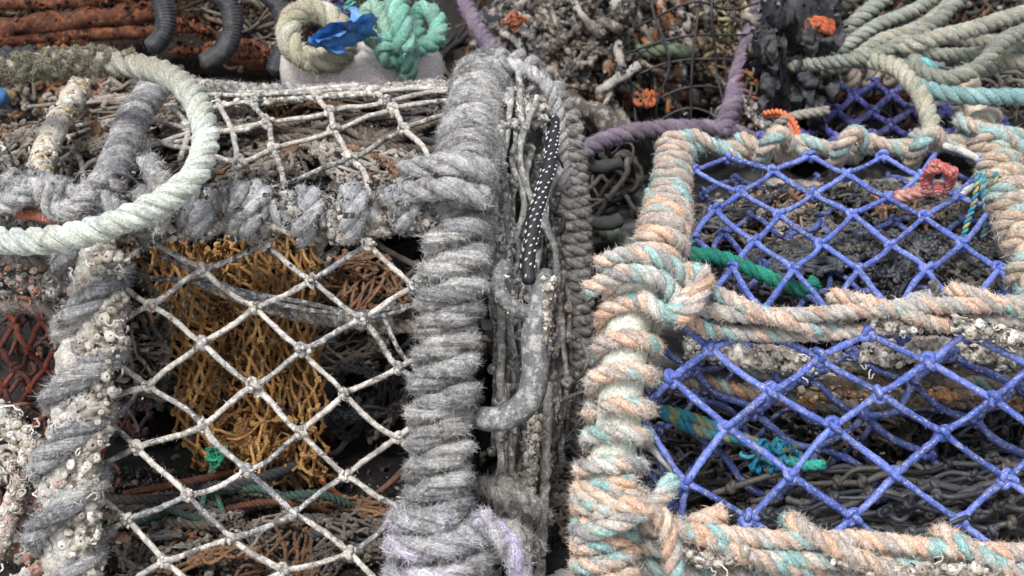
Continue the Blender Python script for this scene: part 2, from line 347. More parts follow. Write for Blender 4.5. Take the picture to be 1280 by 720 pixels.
BLACK = material('black_twine', .5, fibre=(110, 1000), mott=.3, dirt=(.075, .07, .06), dirt_amt=.5, bump=.5, spec=.35)
RUBBER = material('black_rubber', .5, fibre=None, dirt=(.05, .048, .045), dirt_amt=.6, bleach=(.2, .19, .18), bl_amt=.12, bump=.5, bdist=.002, nf=30, spec=.35)
BARK = material('fouled_slat', .85, fibre=None, dirt=(.06, .045, .035), dirt_amt=.8, bleach=(.42, .38, .33), bl_amt=.8, bump=1., bdist=.003, nf=38)
# colour sets
GREY = [(.28, .28, .29), (.16, .165, .18), (.36, .355, .35)]
GREYD = [(.15, .155, .17), (.19, .195, .21), (.13, .13, .14)]
GREYW = [(.38, .38, .38), (.38, .38, .39), (.47, .46, .45)]
PCH = [(.68, .43, .31), (.62, .48, .39), (.42, .37, .34), (.26, .46, .46)]
PCH2 = [(.66, .49, .38), (.25, .25, .26), (.52, .50, .46), (.28, .46, .45)]
AQUA = [(.50, .54, .48), (.56, .59, .53), (.47, .51, .48)]
OLIVE = [(.17, .21, .16), (.22, .26, .20), (.20, .22, .16)]
PURP = [(.16, .12, .175), (.20, .155, .215), (.135, .11, .145)]
def tint(c, v=.12):
    return lambda p: np.array(c) * (1 + v * noise(np.array([p]), 14, 3)[0]) * random.uniform(1 - v * .5, 1 + v * .5)

# ================================================================== setting
g = MB(); n = 160
gx, gy = np.meshgrid(np.r_[-60, np.linspace(-3, 3, n - 2), 60], np.r_[-10, np.linspace(.3, 6.3, n - 2), 140], indexing='ij')
V = np.stack([gx, gy, gx * 0], -1).reshape(-1, 3); V[:, 2] = np.where(np.abs(V[:, 0]) < 4, noise(V, 2.5) * .006 + noise(V, 20) * .0015, 0) - .008
i = np.arange(n - 1)[:, None]; j = np.arange(n - 1)[None]
F = np.stack([i * n + j, (i + 1) * n + j, (i + 1) * n + j + 1, i * n + j + 1], -1).reshape(-1, 4)
g.add(V, F, np.zeros((len(F) * 4, 2)), (.42, .41, .39))
CONC = material('quay_concrete', .9, fibre=None, dirt=(.25, .24, .22), dirt_amt=.5, bump=.6, bdist=.004, nf=9)
build('ground', g, CONC, kind='structure')

# ================================================================== grey lobster pot (left)
pot = thing('lobster_pot', (-.22, 1.75, 0), 'grey lobster pot with bleached white netting, thickly roped corner post and ochre net inside', 'lobster pot', 'lobster pots stacked on the quay')
def dtop(x, y):            # depth over the top face
    yf = np.interp(x, [0, 120, 560], [285, 300, 235])
    return 1.5 + max(0, yf - y) / 175 * .42
# corner post and the side rail running back from it
core = WP([(545, 800, 1.49), (547, 640, 1.48), (552, 500, 1.48), (560, 400, 1.485), (572, 290, 1.49), (583, 215, 1.53), (592, 150, 1.66), (607, 96, 1.80)])
m = MB(); rod(m, core, p_(21), (.2, .2, .21), k=16, lump=.15)
post = build('corner_post', m, PIPE, pot)
m = MB()
path = wrapped(core, p_(15), p_(13.), p_(34), tilt=p_(7), jit=.16, seed=3)
rope(m, path, p_(14.5), [(.36, .36, .355), (.21, .215, .225), (.45, .44, .43)], lay=8.5, fuzz=6, k=28, smoothed=True, lump=.28, seed=3, fl=.85, tone=.5, ridge=.13)
build('post_wrapping', m, ROPE, pot, label='thick frayed grey rope wound round the corner post')
m = MB()
c2 = WP([(548, 735, 1.47), (546, 640, 1.47), (556, 622, 1.47)])
rope(m, wrapped(WP([(547, 640, 1.475), (546, 700, 1.47), (544, 800, 1.47)]), p_(40), p_(11), p_(34), tilt=p_(7), jit=.12, seed=13), p_(14.5), [(.43, .41, .52), (.50, .49, .52), (.34, .34, .36)], lay=9, fuzz=6, smoothed=True, k=26, lump=.28, fl=1., tone=.4, ridge=.09)
rope(m, WP([(600, 645, 1.45), (640, 690, 1.46), (662, 760, 1.48)]), p_(14), [(.38, .36, .50), (.44, .42, .48), (.33, .33, .36)], lay=9, fuzz=5, k=24, lump=.28, tone=.4)
build('foot_wrapping', m, ROPE, pot, label='lavender and grey frayed rope wound round the foot of the post')
# back hoop at the top right, thinner braid going down
core = WP([(590, 96, 1.80), (625, 80, 1.78), (660, 92, 1.76), (690, 122, 1.74), (706, 170, 1.74), (712, 240, 1.75), (716, 330, 1.76), (718, 430, 1.78), (715, 560, 1.8), (712, 740, 1.83)])
m = MB(); rod(m, core, p_(11), (.2, .19, .18)); build('back_hoop', m, PIPE, pot)
m = MB()
rope(m, wrapped(core[:4], p_(8), p_(8), p_(26), tilt=p_(3), jit=.12, seed=4), p_(10), GREY, fuzz=2.2, smoothed=True, k=20, lump=.2, fl=1.3)
rope(m, WP([(612, 78, 1.76), (650, 84, 1.74), (684, 108, 1.72), (700, 160, 1.72), (704, 235, 1.73)]), p_(10), GREYW, fuzz=2.8, k=20, lump=.18)
rope(m, wrapped(core[3:], p_(9), p_(9), p_(17), tilt=p_(3), jit=.1, seed=8), p_(11), [(.25, .23, .215), (.22, .21, .20), (.29, .27, .25)], fuzz=2.8, smoothed=True, k=16, lump=.2)
build('hoop_wrapping', m, ROPE, pot)
# front top rail
core = WP([(-60, 238, 1.5), (20, 246, 1.5), (110, 268, 1.5), (180, 270, 1.5), (250, 262, 1.5), (330, 262, 1.5), (400, 268, 1.5), (470, 262, 1.5), (560, 252, 1.5)])
m = MB(); rod(m, core, p_(15), (.28, .26, .23), lump=.2); build('top_rail', m, PIPE, pot)
m = MB()
rope(m, wrapped(core[:6], p_(15), p_(10), p_(58), tilt=p_(16), jit=.16, seed=21), p_(13), GREY, lay=8, fuzz=2.8, smoothed=True, k=22, lump=.2, fl=.9)
rope(m, wrapped(core[4:], p_(14), p_(11), p_(64), tilt=p_(20), jit=.14, seed=24, ph=1), p_(15), [(.36, .37, .39), (.26, .27, .29), (.42, .42, .43)], lay=6, fuzz=2.8, smoothed=True, k=22, lump=.15, fl=.7)
rope(m, wrapped(core[2:], p_(8), p_(9), p_(56), tilt=p_(-14), jit=.2, seed=29), p_(11), [(.24, .25, .27), (.20, .21, .24), (.28, .28, .3)], fuzz=1.2, smoothed=True, k=16, lump=.2)
for a, b in (((508, 212, 1.48), (612, 214, 1.46)), ((512, 238, 1.475), (606, 248, 1.46))):
    rope(m, WP([a, ((a[0] + b[0]) / 2, (a[1] + b[1]) / 2 - 8, 1.445), b]), p_(14), [(.33, .33, .34), (.38, .38, .38), (.3, .3, .31)], fuzz=2., k=22, lump=.18, fl=.9, lay=8)
rope(m, WP([(-20, 262, 1.47), (20, 250, 1.46), (45, 232, 1.46), (70, 262, 1.46), (100, 255, 1.46), (125, 222, 1.47)]), p_(13), GREYW, fuzz=3.2, k=20, lump=.25)
rope(m, WP([(-20, 235, 1.52), (40, 222, 1.51), (80, 240, 1.49), (130, 250, 1.47), (170, 285, 1.46)]), p_(12), GREY, fuzz=3.2, k=20, lump=.25)
rope(m, WP([(185, 200, 1.49), (205, 240, 1.46), (195, 285, 1.47)]), p_(14), GREY, fuzz=3.2, k=20, lump=.2)
flakes(m, smooth(core, .004), 2600, .0028, DIRT, .016)
rail = build('rail_wrapping', m, ROPE, pot)
DC = [(.42, .39, .35), (.3, .27, .24), (.5, .47, .43), (.22, .2, .18)]
m = MB(); crust(m, core, p_(22), 330, p_(5), worms=60, cols=DC); crust(m, core + np.array([0, -.012, -.014]), p_(17), 200, p_(5), worms=60, cols=DC)
build('barnacle_crust', m, SHELL, rail, kind='stuff')
# left edge bar of the top face
core = WP([(118, 285, 1.49), (145, 220, 1.56), (172, 150, 1.72), (205, 100, 1.85)])
m = MB(); rod(m, core, p_(12), (.2, .2, .2)); build('side_rail', m, PIPE, pot)
m = MB()
rope(m, smooth(core + np.array([0, -.012, .006]), .003), p_(22), [(.30, .30, .315), (.19, .195, .21), (.38, .37, .36)], lay=4.2, fuzz=2.8, smoothed=True, k=34, lump=.16, fl=.5, ridge=.09)
build('side_wrapping', m, ROPE, pot)
core = WP([(36, 262, 1.5), (50, 215, 1.58), (70, 160, 1.68), (100, 112, 1.8)])
m = MB(); rod(m, core, p_(17), (.42, .38, .32), k=20, lump=.25); 
eb = build('encrusted_bar', m, PIPE, pot, label='short bar coated in cream and ochre barnacles')
m = MB(); crust(m, core, p_(17), 420, p_(5.5), worms=60, cols=[(.62, .55, .45), (.5, .38, .22), (.6, .57, .52), (.4, .36, .32)]); build('barnacle_crust', m, SHELL, eb, kind='stuff')
# left post
core = WP([(112, 300, 1.485), (118, 380, 1.48), (104, 470, 1.475), (88, 560, 1.475), (82, 650, 1.475), (90, 790, 1.48)])
m = MB(); rod(m, core, p_(29), (.36, .34, .31), k=40, lump=.3, lf=70, step=.003); lp = build('left_post', m, PIPE, pot)
m = MB()
rope(m, wrapped(core, p_(20), p_(14), p_(86), tilt=p_(-17), jit=.1, seed=41, ph=2), p_(15.5), GREY, lay=8, fuzz=4, smoothed=True, k=24, lump=.2, fl=.9, ridge=.08)
build('post_wrapping', m, ROPE, pot)
m = MB(); crust(m, core, p_(29), 850, p_(5.5), worms=240, cols=[(.66, .64, .62), (.58, .56, .54), (.7, .69, .67), (.5, .47, .44), (.55, .40, .34)])
crust(m, core + np.array([.02, -.012, 0]), p_(24), 300, p_(6), worms=120)
build('barnacle_crust', m, SHELL, lp, kind='stuff')
# front net, traced crossing by crossing
L = {-1: {0: (392, 262), 1: (461, 305), 2: (517, 359), 3: (562, 418)}, 0: {-1: (280, 262), 0: (331, 305), 1: (390, 350), 2: (452, 399), 3: (498, 460), 4: (552, 505)},
     1: {-1: (190, 300), 0: (254, 337), 1: (318, 384), 2: (378, 437), 3: (430, 492), 4: (497, 547), 5: (556, 590)},
     2: {-1: (128, 345), 0: (188, 382), 1: (253, 429), 2: (316, 482), 3: (376, 541), 4: (432, 595), 5: (502, 633), 6: (560, 690)},
     3: {0: (118, 432), 1: (186, 483), 2: (254, 532), 3: (309, 588), 4: (367, 642), 5: (437, 691), 6: (505, 745)},
     4: {1: (104, 500), 2: (171, 559), 3: (235, 619), 4: (289, 673), 5: (354, 713), 6: (418, 770)},
     5: {2: (96, 598), 3: (159, 649), 4: (206, 702), 5: (268, 756)}, 6: {3: (92, 690), 4: (140, 740)}}
K = {(l, k): W(x, y, 1.50 + .016 * math.sin(x * .013 + 1) * math.cos(y * .011)) for l, r in L.items() for k, (x, y) in r.items()}
E = [((l, k), (l, k + 1)) for l, k in K] + [((l, k), (l - 1, k)) for l, k in K]
GN = [(.38, .355, .32), (.20, .205, .215), (.46, .43, .39), (.28, .27, .255)]
KF, EF = dict(K), list(E)
m = MB(); net(m, K, E, p_(3.7), lambda p: tint(GN[random.choice([0, 0, 1, 2, 3])])(p), ks=1.8, sag=.03, fz=.9, kr=1.05)
for key in list(K) + [(2, 2), (3, 4), (4, 3), (3, 3), (2, 3), (1, 1), (2, 5), (4, 2), (0, 2), (2, 0)]:
    for _ in range(5): barn(m, K[key] + RG.normal(0, .003, 3) - FWD * .004, nrm(-FWD + RG.normal(0, .6, 3)), p_(2.6), random.choice(BARN))
    flakes(m, K[key][None], 8, .0016, BARN, .0035)
fn = build('front_net', m, GREYNET, pot, label='bleached white diamond netting across the front')
m = MB()       # second, finer twine hung just behind, plus the sagging cord pair
for pts in ([(150, 345), (260, 355), (350, 380), (430, 392), (525, 380)], [(200, 318), (290, 360), (380, 378), (470, 395), (540, 372)], [(140, 380), (170, 480), (150, 520)], [(480, 395), (500, 440), (530, 470)]):
    tube(m, smooth([W(x, y, 1.56) for x, y in pts], .004), p_(3.4), 8, (.12, .125, .135), lump=.1)
rope(m, [W(x, y, 1.585) for x, y in [(250, 352), (340, 385), (430, 402), (520, 408), (560, 398)]], p_(9), [(.24, .2, .17), (.3, .26, .22), (.18, .16, .15)], fuzz=1.5, k=12)
build('inner_cord', m, GREYNET, pot)
# top net
Q = lambda x, y: W(x, y, dtop(x, y) - .01)
S = [[(232, 116), (300, 120), (380, 113), (440, 110), (500, 112), (590, 107)], [(215, 134), (270, 133), (320, 128), (395, 120), (467, 115), (530, 112), (590, 108)],
     [(-40, 190), (10, 176), (60, 166), (130, 152), (180, 147), (235, 160), (300, 163), (335, 153), (413, 140), (483, 128), (540, 116), (590, 112)],
     [(-30, 208), (10, 197), (60, 180), (130, 163), (240, 190), (300, 203), (342, 187), (418, 162), (493, 137), (550, 125), (590, 118)],
     [(40, 225), (95, 190), (130, 172), (200, 180), (260, 168), (325, 153)],
     [(330, 240), (372, 222), (437, 198), (505, 162), (560, 142), (595, 138)], [(78, 255), (110, 205), (190, 182), (250, 160)],
     [(225, 108), (330, 116), (430, 113), (520, 110), (600, 106)]]
m = MB(); kk = MB()
for s in S:
    tube(m, ripple(smooth([Q(*q) for q in s], .004), .0028, 30, random.randint(0, 50)), p_(3.8), 9, tint(random.choice(GN))(Q(*s[0])) * .8, lump=.2, lf=160)
for s in [[(300, 117), (312, 128), (335, 153), (338, 170), (342, 187), (352, 215), (358, 250)], [(380, 109), (395, 120), (404, 132), (413, 140), (418, 162), (428, 180), (437, 198), (455, 215), (462, 245)],
          [(440, 106), (467, 115), (478, 122), (483, 128), (493, 137), (500, 150), (505, 162), (530, 185), (540, 215)], [(0, 178), (10, 198), (15, 240)], [(80, 165), (90, 182), (102, 205), (105, 245)], [(175, 148), (182, 183), (180, 200), (186, 240)], [(215, 134), (235, 160), (225, 200)], [(268, 105), (275, 133), (290, 163), (298, 203)]]:
    tube(m, smooth([Q(*q) for q in s], .004), p_(4.2), 8, tint(random.choice(GN))(Q(*s[0])) * .85, lump=.2, lf=160)
for q in [(335, 153), (342, 187), (413, 140), (418, 162), (437, 198), (483, 128), (493, 137), (505, 162), (395, 120), (467, 115), (95, 190), (182, 183), (300, 203), (235, 160), (10, 198), (130, 160), (320, 128)]:
    x = knot(m, Q(*q) - FWD * .002, p_(8), p_(4.6), tint(random.choice(GN))(Q(*q)))
    if random.random() < .6:
        for _ in range(7): barn(m, Q(*q) + RG.normal(0, .004, 3) - FWD * .006, nrm(-FWD + RG.normal(0, .6, 3)), p_(4), random.choice(BARN))
crust(m, WP([(230, 135, 1.85), (400, 122, 1.82), (590, 108, 1.8)]), p_(6), 130, p_(4))
build('top_net', m, GREYNET, pot, label='slack bleached netting stretched over the top')
# far top rail just in front of the white float
m = MB(); core = WP([(205, 102, 1.88), (330, 115, 1.88), (450, 113, 1.88), (600, 106, 1.85)])
rope(m, ripple(smooth(core, .004), .003, 25), p_(12), [(.3, .29, .28), (.24, .24, .25), (.36, .34, .32)], fuzz=2.8, k=14, lump=.2); crust(m, core, p_(12), 160, p_(4.5), worms=40)
build('far_rail', m, ROPE, pot)
# ochre net draped inside
m = MB(); nr_, nc_ = 21, 13; K = {}
for a in range(nr_):
    t = a / (nr_ - 1)
    x0 = np.interp(t, [0, .25, .6, 1], [178, 190, 215, 236]); x1 = np.interp(t, [0, .25, .6, 1], [372, 392, 392, 405])
    for b in range(nc_):
        s = (b + (a % 2) * .5) / (nc_ - .5)
        x = x0 + (x1 - x0) * s + 7 * math.sin(a * .7 + b * .5); y = 296 + 300 * t + 12 * math.sin(s * 5 + t * 4) + random.uniform(-6, 6)
        K[(a, b)] = W(x, y, 1.63 + .03 * math.sin(s * 15 + t * 3) + .012 * math.sin(a * 1.3) + .05 * t)
E = []
for a in range(nr_ - 1):
    for b in range(nc_):
        E.append(((a, b), (a + 1, b))); E.append(((a, b), (a + 1, b + (1 if a % 2 else -1))))
OC = [(.37, .20, .075), (.29, .15, .055), (.44, .26, .10)]
net(m, K, E, p_(2.4), lambda p: tint(random.choice(OC))(p), ks=1.5, sag=.04, fz=.8)
K3 = {k: v + np.array([.006, .022, -.008]) + RG.normal(0, .002, 3) for k, v in K.items()}; net(m, K3, E, p_(2.3), lambda p: tint(np.array(random.choice(OC)) * .75)(p), ks=1.4, sag=.06)  # back layer uses a darker ochre, shade put into its colour
litter(m, W(300, 440, 1.67), (.05, .02, .1), 900, .0022, [(.3, .14, .05), (.14, .1, .07), (.4, .2, .07)])
scribble(m, W(325, 560, 1.66), (.055, .03, .035), 12, .10, p_(3), OC, turn=.5)
crumple(m, W(320, 545, 1.67), (.05, .02, .03), 9, .009, p_(2.1), OC)
build('net_funnel', m, ORANGE, pot, label='ochre net bundled inside behind the white mesh')
# dark interior clutter of the pot
m = MB()
crumple(m, W(300, 440, 1.86), (.24, .07, .2), 46, .016, p_(3), MUCK); crumple(m, W(450, 430, 1.74), (.06, .05, .12), 14, .013, p_(2.6), MUCK)
scribble(m, W(168, 430, 1.57), (.03, .03, .07), 30, .12, p_(5), MUCK, turn=.4); crumple(m, W(165, 430, 1.58), (.035, .03, .08), 12, .011, p_(2.6), MUCK)
crumple(m, W(340, 200, 1.83), (.25, .13, .03), 80, .014, p_(3.2), MUCK); crumple(m, W(60, 200, 1.8), (.14, .12, .035), 26, .014, p_(3), MUCK)
crumple(m, W(330, 140, 1.95), (.33, .03, .025), 34, .014, p_(3), MUCK); scribble(m, W(330, 210, 1.83), (.24, .12, .03), 60, .3, p_(4), MUCK)
for q in range(14):
    x = random.uniform(260, 520); rope(m, WP([(x - 60, random.uniform(150, 215), 1.8), (x, random.uniform(160, 210), 1.78), (x + 70, random.uniform(140, 200), 1.8)]), p_(random.uniform(5, 8)), [(.15, .12, .10), (.10, .085, .075), (.19, .16, .13)], k=10, fuzz=1)
litter(m, W(330, 190, 1.84), (.26, .12, .04), 1500, .0025, DIRT); litter(m, W(60, 190, 1.8), (.14, .12, .04), 900, .0025, DIRT); litter(m, W(165, 430, 1.57), (.03, .03, .07), 1500, .003, DIRT)
build('inner_net', m, DARKROPE, pot, label='dark tangled netting deep inside the pot')
for pts, r, c in ([[(120, 645), (170, 655), (260, 690), (340, 712)], 4.5, (.32, .09, .05)], [[(400, 600), (450, 640), (520, 690), (560, 700)], 4, (.36, .09, .05)], [[(270, 690), (390, 690), (520, 672)], 3, (.28, .07, .045)], [[(395, 700), (415, 655), (480, 610), (530, 560)], 4, (.17, .09, .07)], [[(350, 570), (390, 640), (415, 700)], 5, (.13, .10, .09)], [[(590, 330), (575, 380), (560, 400)], 6, (.3, .07, .045)], [[(380, 480), (350, 560), (370, 700)], 4, (.12, .1, .09)]):
    m = MB(); tube(m, smooth([W(x, y, 1.68 + .02 * q) for q, (x, y) in enumerate(pts)], .004), p_(r), 9, c, lump=.25, lf=120)
    build('inner_cord', m, RUST, pot)
m = MB()
for pts in ([(262, 560), (272, 620), (290, 680), (262, 730)], [(268, 575), (250, 640), (235, 700)]):
    rope(m, [W(x, y, 1.64) for x, y in pts], p_(4), [(.05, .22, .15), (.08, .25, .18), (.15, .2, .17)], k=8, fuzz=1.5)
scribble(m, W(272, 570, 1.61), (.008, .008, .01), 6, .08, p_(3), [(.03, .28, .17)])
build('green_cord', m, DARKROPE, pot)
m = MB(); blob(m, W(300, 500, 2.02), (.34, .10, .24), (.02, .019, .018), .3); blob(m, W(330, 240, 2.1), (.32, .10, .14), (.03, .025, .022), .3, seed=4)  # dark lumps added to stand for shade and cover the bright ground
crumple(m, W(320, 480, 1.93), (.28, .05, .22), 30, .018, p_(3.4), MUCK); scribble(m, W(320, 470, 1.93), (.28, .06, .24), 40, .5, p_(4), [(.06, .055, .05), (.09, .08, .07), (.04, .04, .045), (.11, .06, .04)])
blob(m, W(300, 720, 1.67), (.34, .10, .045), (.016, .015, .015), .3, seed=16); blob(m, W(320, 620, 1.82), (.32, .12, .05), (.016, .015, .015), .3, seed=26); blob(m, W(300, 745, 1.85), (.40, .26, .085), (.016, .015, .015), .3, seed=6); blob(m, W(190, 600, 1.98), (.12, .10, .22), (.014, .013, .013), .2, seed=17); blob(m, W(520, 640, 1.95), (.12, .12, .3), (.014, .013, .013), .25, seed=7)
crumple(m, W(320, 680, 1.65), (.27, .09, .04), 60, .014, p_(2.8), MUCK); scribble(m, W(300, 690, 1.72), (.26, .09, .05), 30, .4, p_(4.5), [(.05, .045, .045), (.08, .06, .05), (.03, .03, .035), (.1, .04, .03)])
litter(m, W(300, 690, 1.62), (.3, .06, .03), 1800, .0028, [(.05, .045, .04), (.1, .09, .08), (.03, .03, .03), (.16, .14, .12)]); litter(m, W(300, 620, 1.76), (.3, .06, .04), 2000, .003, DIRT[:4])
for q in range(16):
    x = random.uniform(150, 500); y = random.uniform(600, 720); rope(m, WP([(x - 80, y + random.uniform(-30, 30), 1.66), (x, y, 1.62), (x + 80, y + random.uniform(-40, 40), 1.68)]), p_(random.uniform(4, 8)), [random.choice([(.08, .075, .07), (.14, .12, .1), (.05, .05, .055), (.12, .05, .03), (.05, .09, .07)])] * 3, k=10, fuzz=2)
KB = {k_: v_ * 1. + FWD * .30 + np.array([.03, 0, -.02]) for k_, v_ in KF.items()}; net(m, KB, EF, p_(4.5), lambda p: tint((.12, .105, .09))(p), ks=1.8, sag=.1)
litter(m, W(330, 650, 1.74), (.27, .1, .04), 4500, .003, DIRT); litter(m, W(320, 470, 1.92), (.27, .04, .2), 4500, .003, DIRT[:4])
build('shade_fill_netting', m, DARKROPE, pot, label='added dark filler lumps under netting, standing in for shade inside the pot', kind='stuff')
# end face: hanging dirty strands between post and back hoop
m = MB()
for q in range(46):
    x = random.uniform(612, 706); y = random.uniform(150, 420); d = np.interp(x, [605, 710], [1.56, 1.76])
    pts = [W(x, y, d)]
    for s in range(random.randint(3, 7)):
        x += random.uniform(-7, 5); y += random.uniform(35, 60); pts.append(W(x, y, d + random.uniform(-.02, .02)))
    c = random.choice([(.15, .155, .15), (.22, .22, .21), (.1, .1, .1), (.30, .29, .27), (.2, .17, .15)])
    tube(m, ripple(smooth(pts, .004), .003, 40, q), p_(random.uniform(3, 6)), 8, c, lump=.25, lf=150)
    for _ in range(3): knot(m, random.choice(pts), p_(6), p_(4), c)
for pts in ([(648, 90), (652, 160), (640, 200), (655, 260), (630, 330)], [(672, 120), (650, 190), (665, 250), (690, 300)], [(700, 210), (680, 260), (695, 320), (690, 380)], [(640, 110), (632, 180), (618, 240)]):
    tube(m, smooth([W(x, y, 1.64) for x, y in pts], .004), p_(4.6), 9, (.27, .275, .265), lump=.2, lf=150)
for x in (632, 668, 686):
    tube(m, smooth([W(x, 480, 1.60), W(x - 3, 560, 1.6), W(x - 8, 650, 1.61), W(x - 14, 760, 1.62)], .004), p_(7), 10, (.33, .31, .28), lump=.35, lf=120)
en = build('end_net', m, GREYNET, pot, label='dirty netting hanging on the end face beside the post')
m = MB(); crust(m, WP([(670, 520, 1.58), (662, 600, 1.58), (655, 640, 1.57)]), p_(9), 200, p_(4), worms=60); crust(m, WP([(640, 120, 1.66), (670, 150, 1.66), (668, 140, 1.66)]), p_(20), 80, p_(6), worms=30)
build('barnacle_crust', m, SHELL, en, kind='stuff')
m = MB()
for a in range(9):
    x, y = random.uniform(618, 665), random.uniform(615, 680)
    rope(m, [W(x - 20, y - 14, 1.56), W(x, y, 1.54), W(x + 22, y + 18, 1.56)], p_(12), [(.25, .24, .22), (.33, .32, .3), (.2, .19, .18)], fuzz=4, k=12, lump=.35, fl=1.)
build('frayed_lashing', m, ROPE, pot)
m = MB(); blob(m, W(668, 450, 1.9), (.045, .06, .33), (.018, .018, .018), .25); scribble(m, W(665, 430, 1.78), (.04, .05, .25), 46, .3, p_(4), [(.07, .07, .07), (.12, .11, .1), (.05, .05, .055)])  # added dark lump standing for shade behind the end net
build('shade_fill_netting', m, DARKROPE, pot, kind='stuff')
# bungee and hook, hung on the end face
hk = thing('bungee_hook', W(668, 420, 1.54), 'grey barnacled plastic hook on a black bungee cord flecked with white', 'hook')
m = MB(); core = smooth(WP([(692, 150, 1.68), (690, 185, 1.64), (682, 225, 1.60), (668, 275, 1.56), (660, 330, 1.53), (662, 352, 1.52)]), .0015)
V, D, T, C = tube(m, core, p_(9), 22, (.018, .018, .022), lump=.04)
T, N, B = frames(core); L_ = np.r_[0, np.cumsum(np.linalg.norm(np.diff(core, axis=0), axis=1))]
for h in range(7):
    for s in np.arange(.004, L_[-1], .009):
        i = int(np.searchsorted(L_, s + (h % 2) * .00525)); i = min(i, len(core) - 2); th = h * 2 * PI / 7 + s * 25
        if random.random() < .2: continue
        e = math.cos(th) * N[i] + math.sin(th) * B[i]; p = core[i] + e * p_(9.1) + RG.normal(0, .0004, 3); dirn = nrm(T[i] + .6 * np.cross(T[i], e))
        tube(m, np.array([p - dirn * .0022, p, p + dirn * .0022]), [.0003, p_(1.5), .0003], 8, (.6, .6, .6))
build('bungee_cord', m, BUNGEE, hk)
m = MB()
loop = [(676, 396, 1.50), (668, 392, 1.50), (648, 388, 1.50), (627, 370, 1.50), (622, 346, 1.505), (634, 330, 1.51)]
V, D, T, C = rod(m, WP(loop), p_(10.5), (.11, .115, .12), k=24, lump=.05, lf=60)
sh = [(684, 340, 1.52), (676, 372, 1.505), (668, 420, 1.50), (669, 465, 1.50), (660, 500, 1.495), (636, 520, 1.49), (612, 524, 1.49), (592, 521, 1.50)]
P = smooth(WP(sh), .003); rr = np.interp(np.linspace(0, 1, len(P)), [0, .12, .35, .6, .8, .95, 1], [9, 13, 17, 17.5, 16.5, 15, 12])
tube(m, P, rr * PX, 26, (.12, .125, .13), lump=.04, lf=50)
build('hook_body', m, HOOKM, hk)
m = MB(); crust(m, WP([(686, 350, 1.505), (682, 385, 1.50), (678, 430, 1.495)]), p_(11), 44, p_(4.2), worms=0, cols=[(.62, .57, .5), (.66, .63, .58), (.5, .46, .4)]); crust(m, WP(loop[1:4]), p_(9), 14, p_(4)); flakes(m, V, 160, .0016, BARN, .001)
build('barnacle_crust', m, SHELL, hk, kind='stuff')

# ================================================================== pale ring rope
m = MB()
ring = [(60, 300, 1.40), (0, 301, 1.41), (-70, 292, 1.43), (-140, 250, 1.45), (-150, 180, 1.5), (-100, 115, 1.58), (-20, 95, 1.60), (50, 82, 1.61), (120, 78, 1.60), (185, 85, 1.57), (228, 106, 1.53), (252, 142, 1.48), (256, 185, 1.45), (238, 225, 1.42), (195, 256, 1.405), (130, 284, 1.40)]
P = smooth(WP(ring), .003, closed=True)
sx = 640 + (P[:, 0]) / (PX * ((P - CAM) @ FWD) / D0)
rope(m, P, p_(16), AQUA, lay=4.3, fuzz=1.2, k=36, smoothed=True, lump=.09, ridge=.06, fl=.3, tone=.1)
for q_ in range(len(m.v)):       # the far side is stained brown and worn
    Vv = m.v[q_]; w_ = np.clip((-.22 - Vv[:, 0]) / .10, 0, 1) * np.clip((Vv[:, 2] - .50) / .04, 0, 1); w_ = (w_ * .75)[:, None]
    m.c[q_] = m.c[q_] * (1 - w_) + np.array((.22, .19, .14)) * w_
rg = build('rope_ring', m, ROPE_CLEAN, None, 'big pale mint rope bent into a ring, lying over the top of the grey pot', 'rope')
m = MB()   # olive netting weed wound on the far side of the ring
core = WP([(-40, 100, 1.59), (10, 90, 1.60), (60, 80, 1.605), (115, 77, 1.60), (150, 80, 1.59)])
for q in range(5): rope(m, wrapped(core, p_(14), p_(2), p_(60), tilt=p_(26 * (-1)**q), jit=.3, seed=60 + q, ph=q), p_(3.4), [(.20, .185, .13), (.24, .23, .17), (.15, .13, .095)], fuzz=30, smoothed=True, k=10, fl=2, strands=2)
build('weed_wrapping', m, DARKROPE, rg, label='olive brown weedy twine wound round the far side of the ring')
# ================================================================== blue-netted pot (right)
bp = thing('lobster_pot', (.30, 1.7, 0), 'lobster pot with bright blue diamond netting, frame lashed in frayed peach and teal rope', 'lobster pot', 'lobster pots stacked on the quay')
MINT = (.56, .58, .50)
core = WP([(806, 352, 1.49), (792, 385, 1.46), (782, 440, 1.45), (774, 520, 1.445), (762, 600, 1.44), (757, 680, 1.44), (757, 820, 1.45)])
m = MB(); rod(m, core, p_(27), MINT, k=28, lump=.08); build('front_post', m, PIPE, bp, label='pale mint pipe showing between the rope turns')
m = MB()
for a, b, se, pi_, tl in ((0, 3, 71, 38, -9), (3, 5, 75, 35, -6), (4, 7, 79, 22, -5)):
    rope(m, wrapped(core[a:b + 1] if b < 6 else core[a:], p_(25), p_(9), p_(pi_), tilt=p_(tl), jit=.1, seed=se, ph=1.), p_(10.5), PCH if se != 75 else PCH2, lay=5.5, fuzz=4.2, smoothed=True, k=20, lump=.16, fl=1.05, seed=se, tone=.2)
rope(m, WP([(842, 690, 1.44), (870, 655, 1.43), (905, 640, 1.43)]), p_(12), PCH, fuzz=1.5)
rope(m, WP([(745, 640, 1.41), (790, 632, 1.395), (826, 645, 1.40), (842, 700, 1.41), (845, 760, 1.42)]), p_(11), PCH, fuzz=3.4, k=20, lay=5.5, lump=.15)
rope(m, WP([(722, 668, 1.42), (770, 655, 1.395), (820, 628, 1.40), (840, 600, 1.42)]), p_(11), PCH2, fuzz=3.4, k=20, lay=5.5, lump=.15)
build('post_wrapping', m, PEACH, bp, label='frayed peach and teal rope wound round the front post')
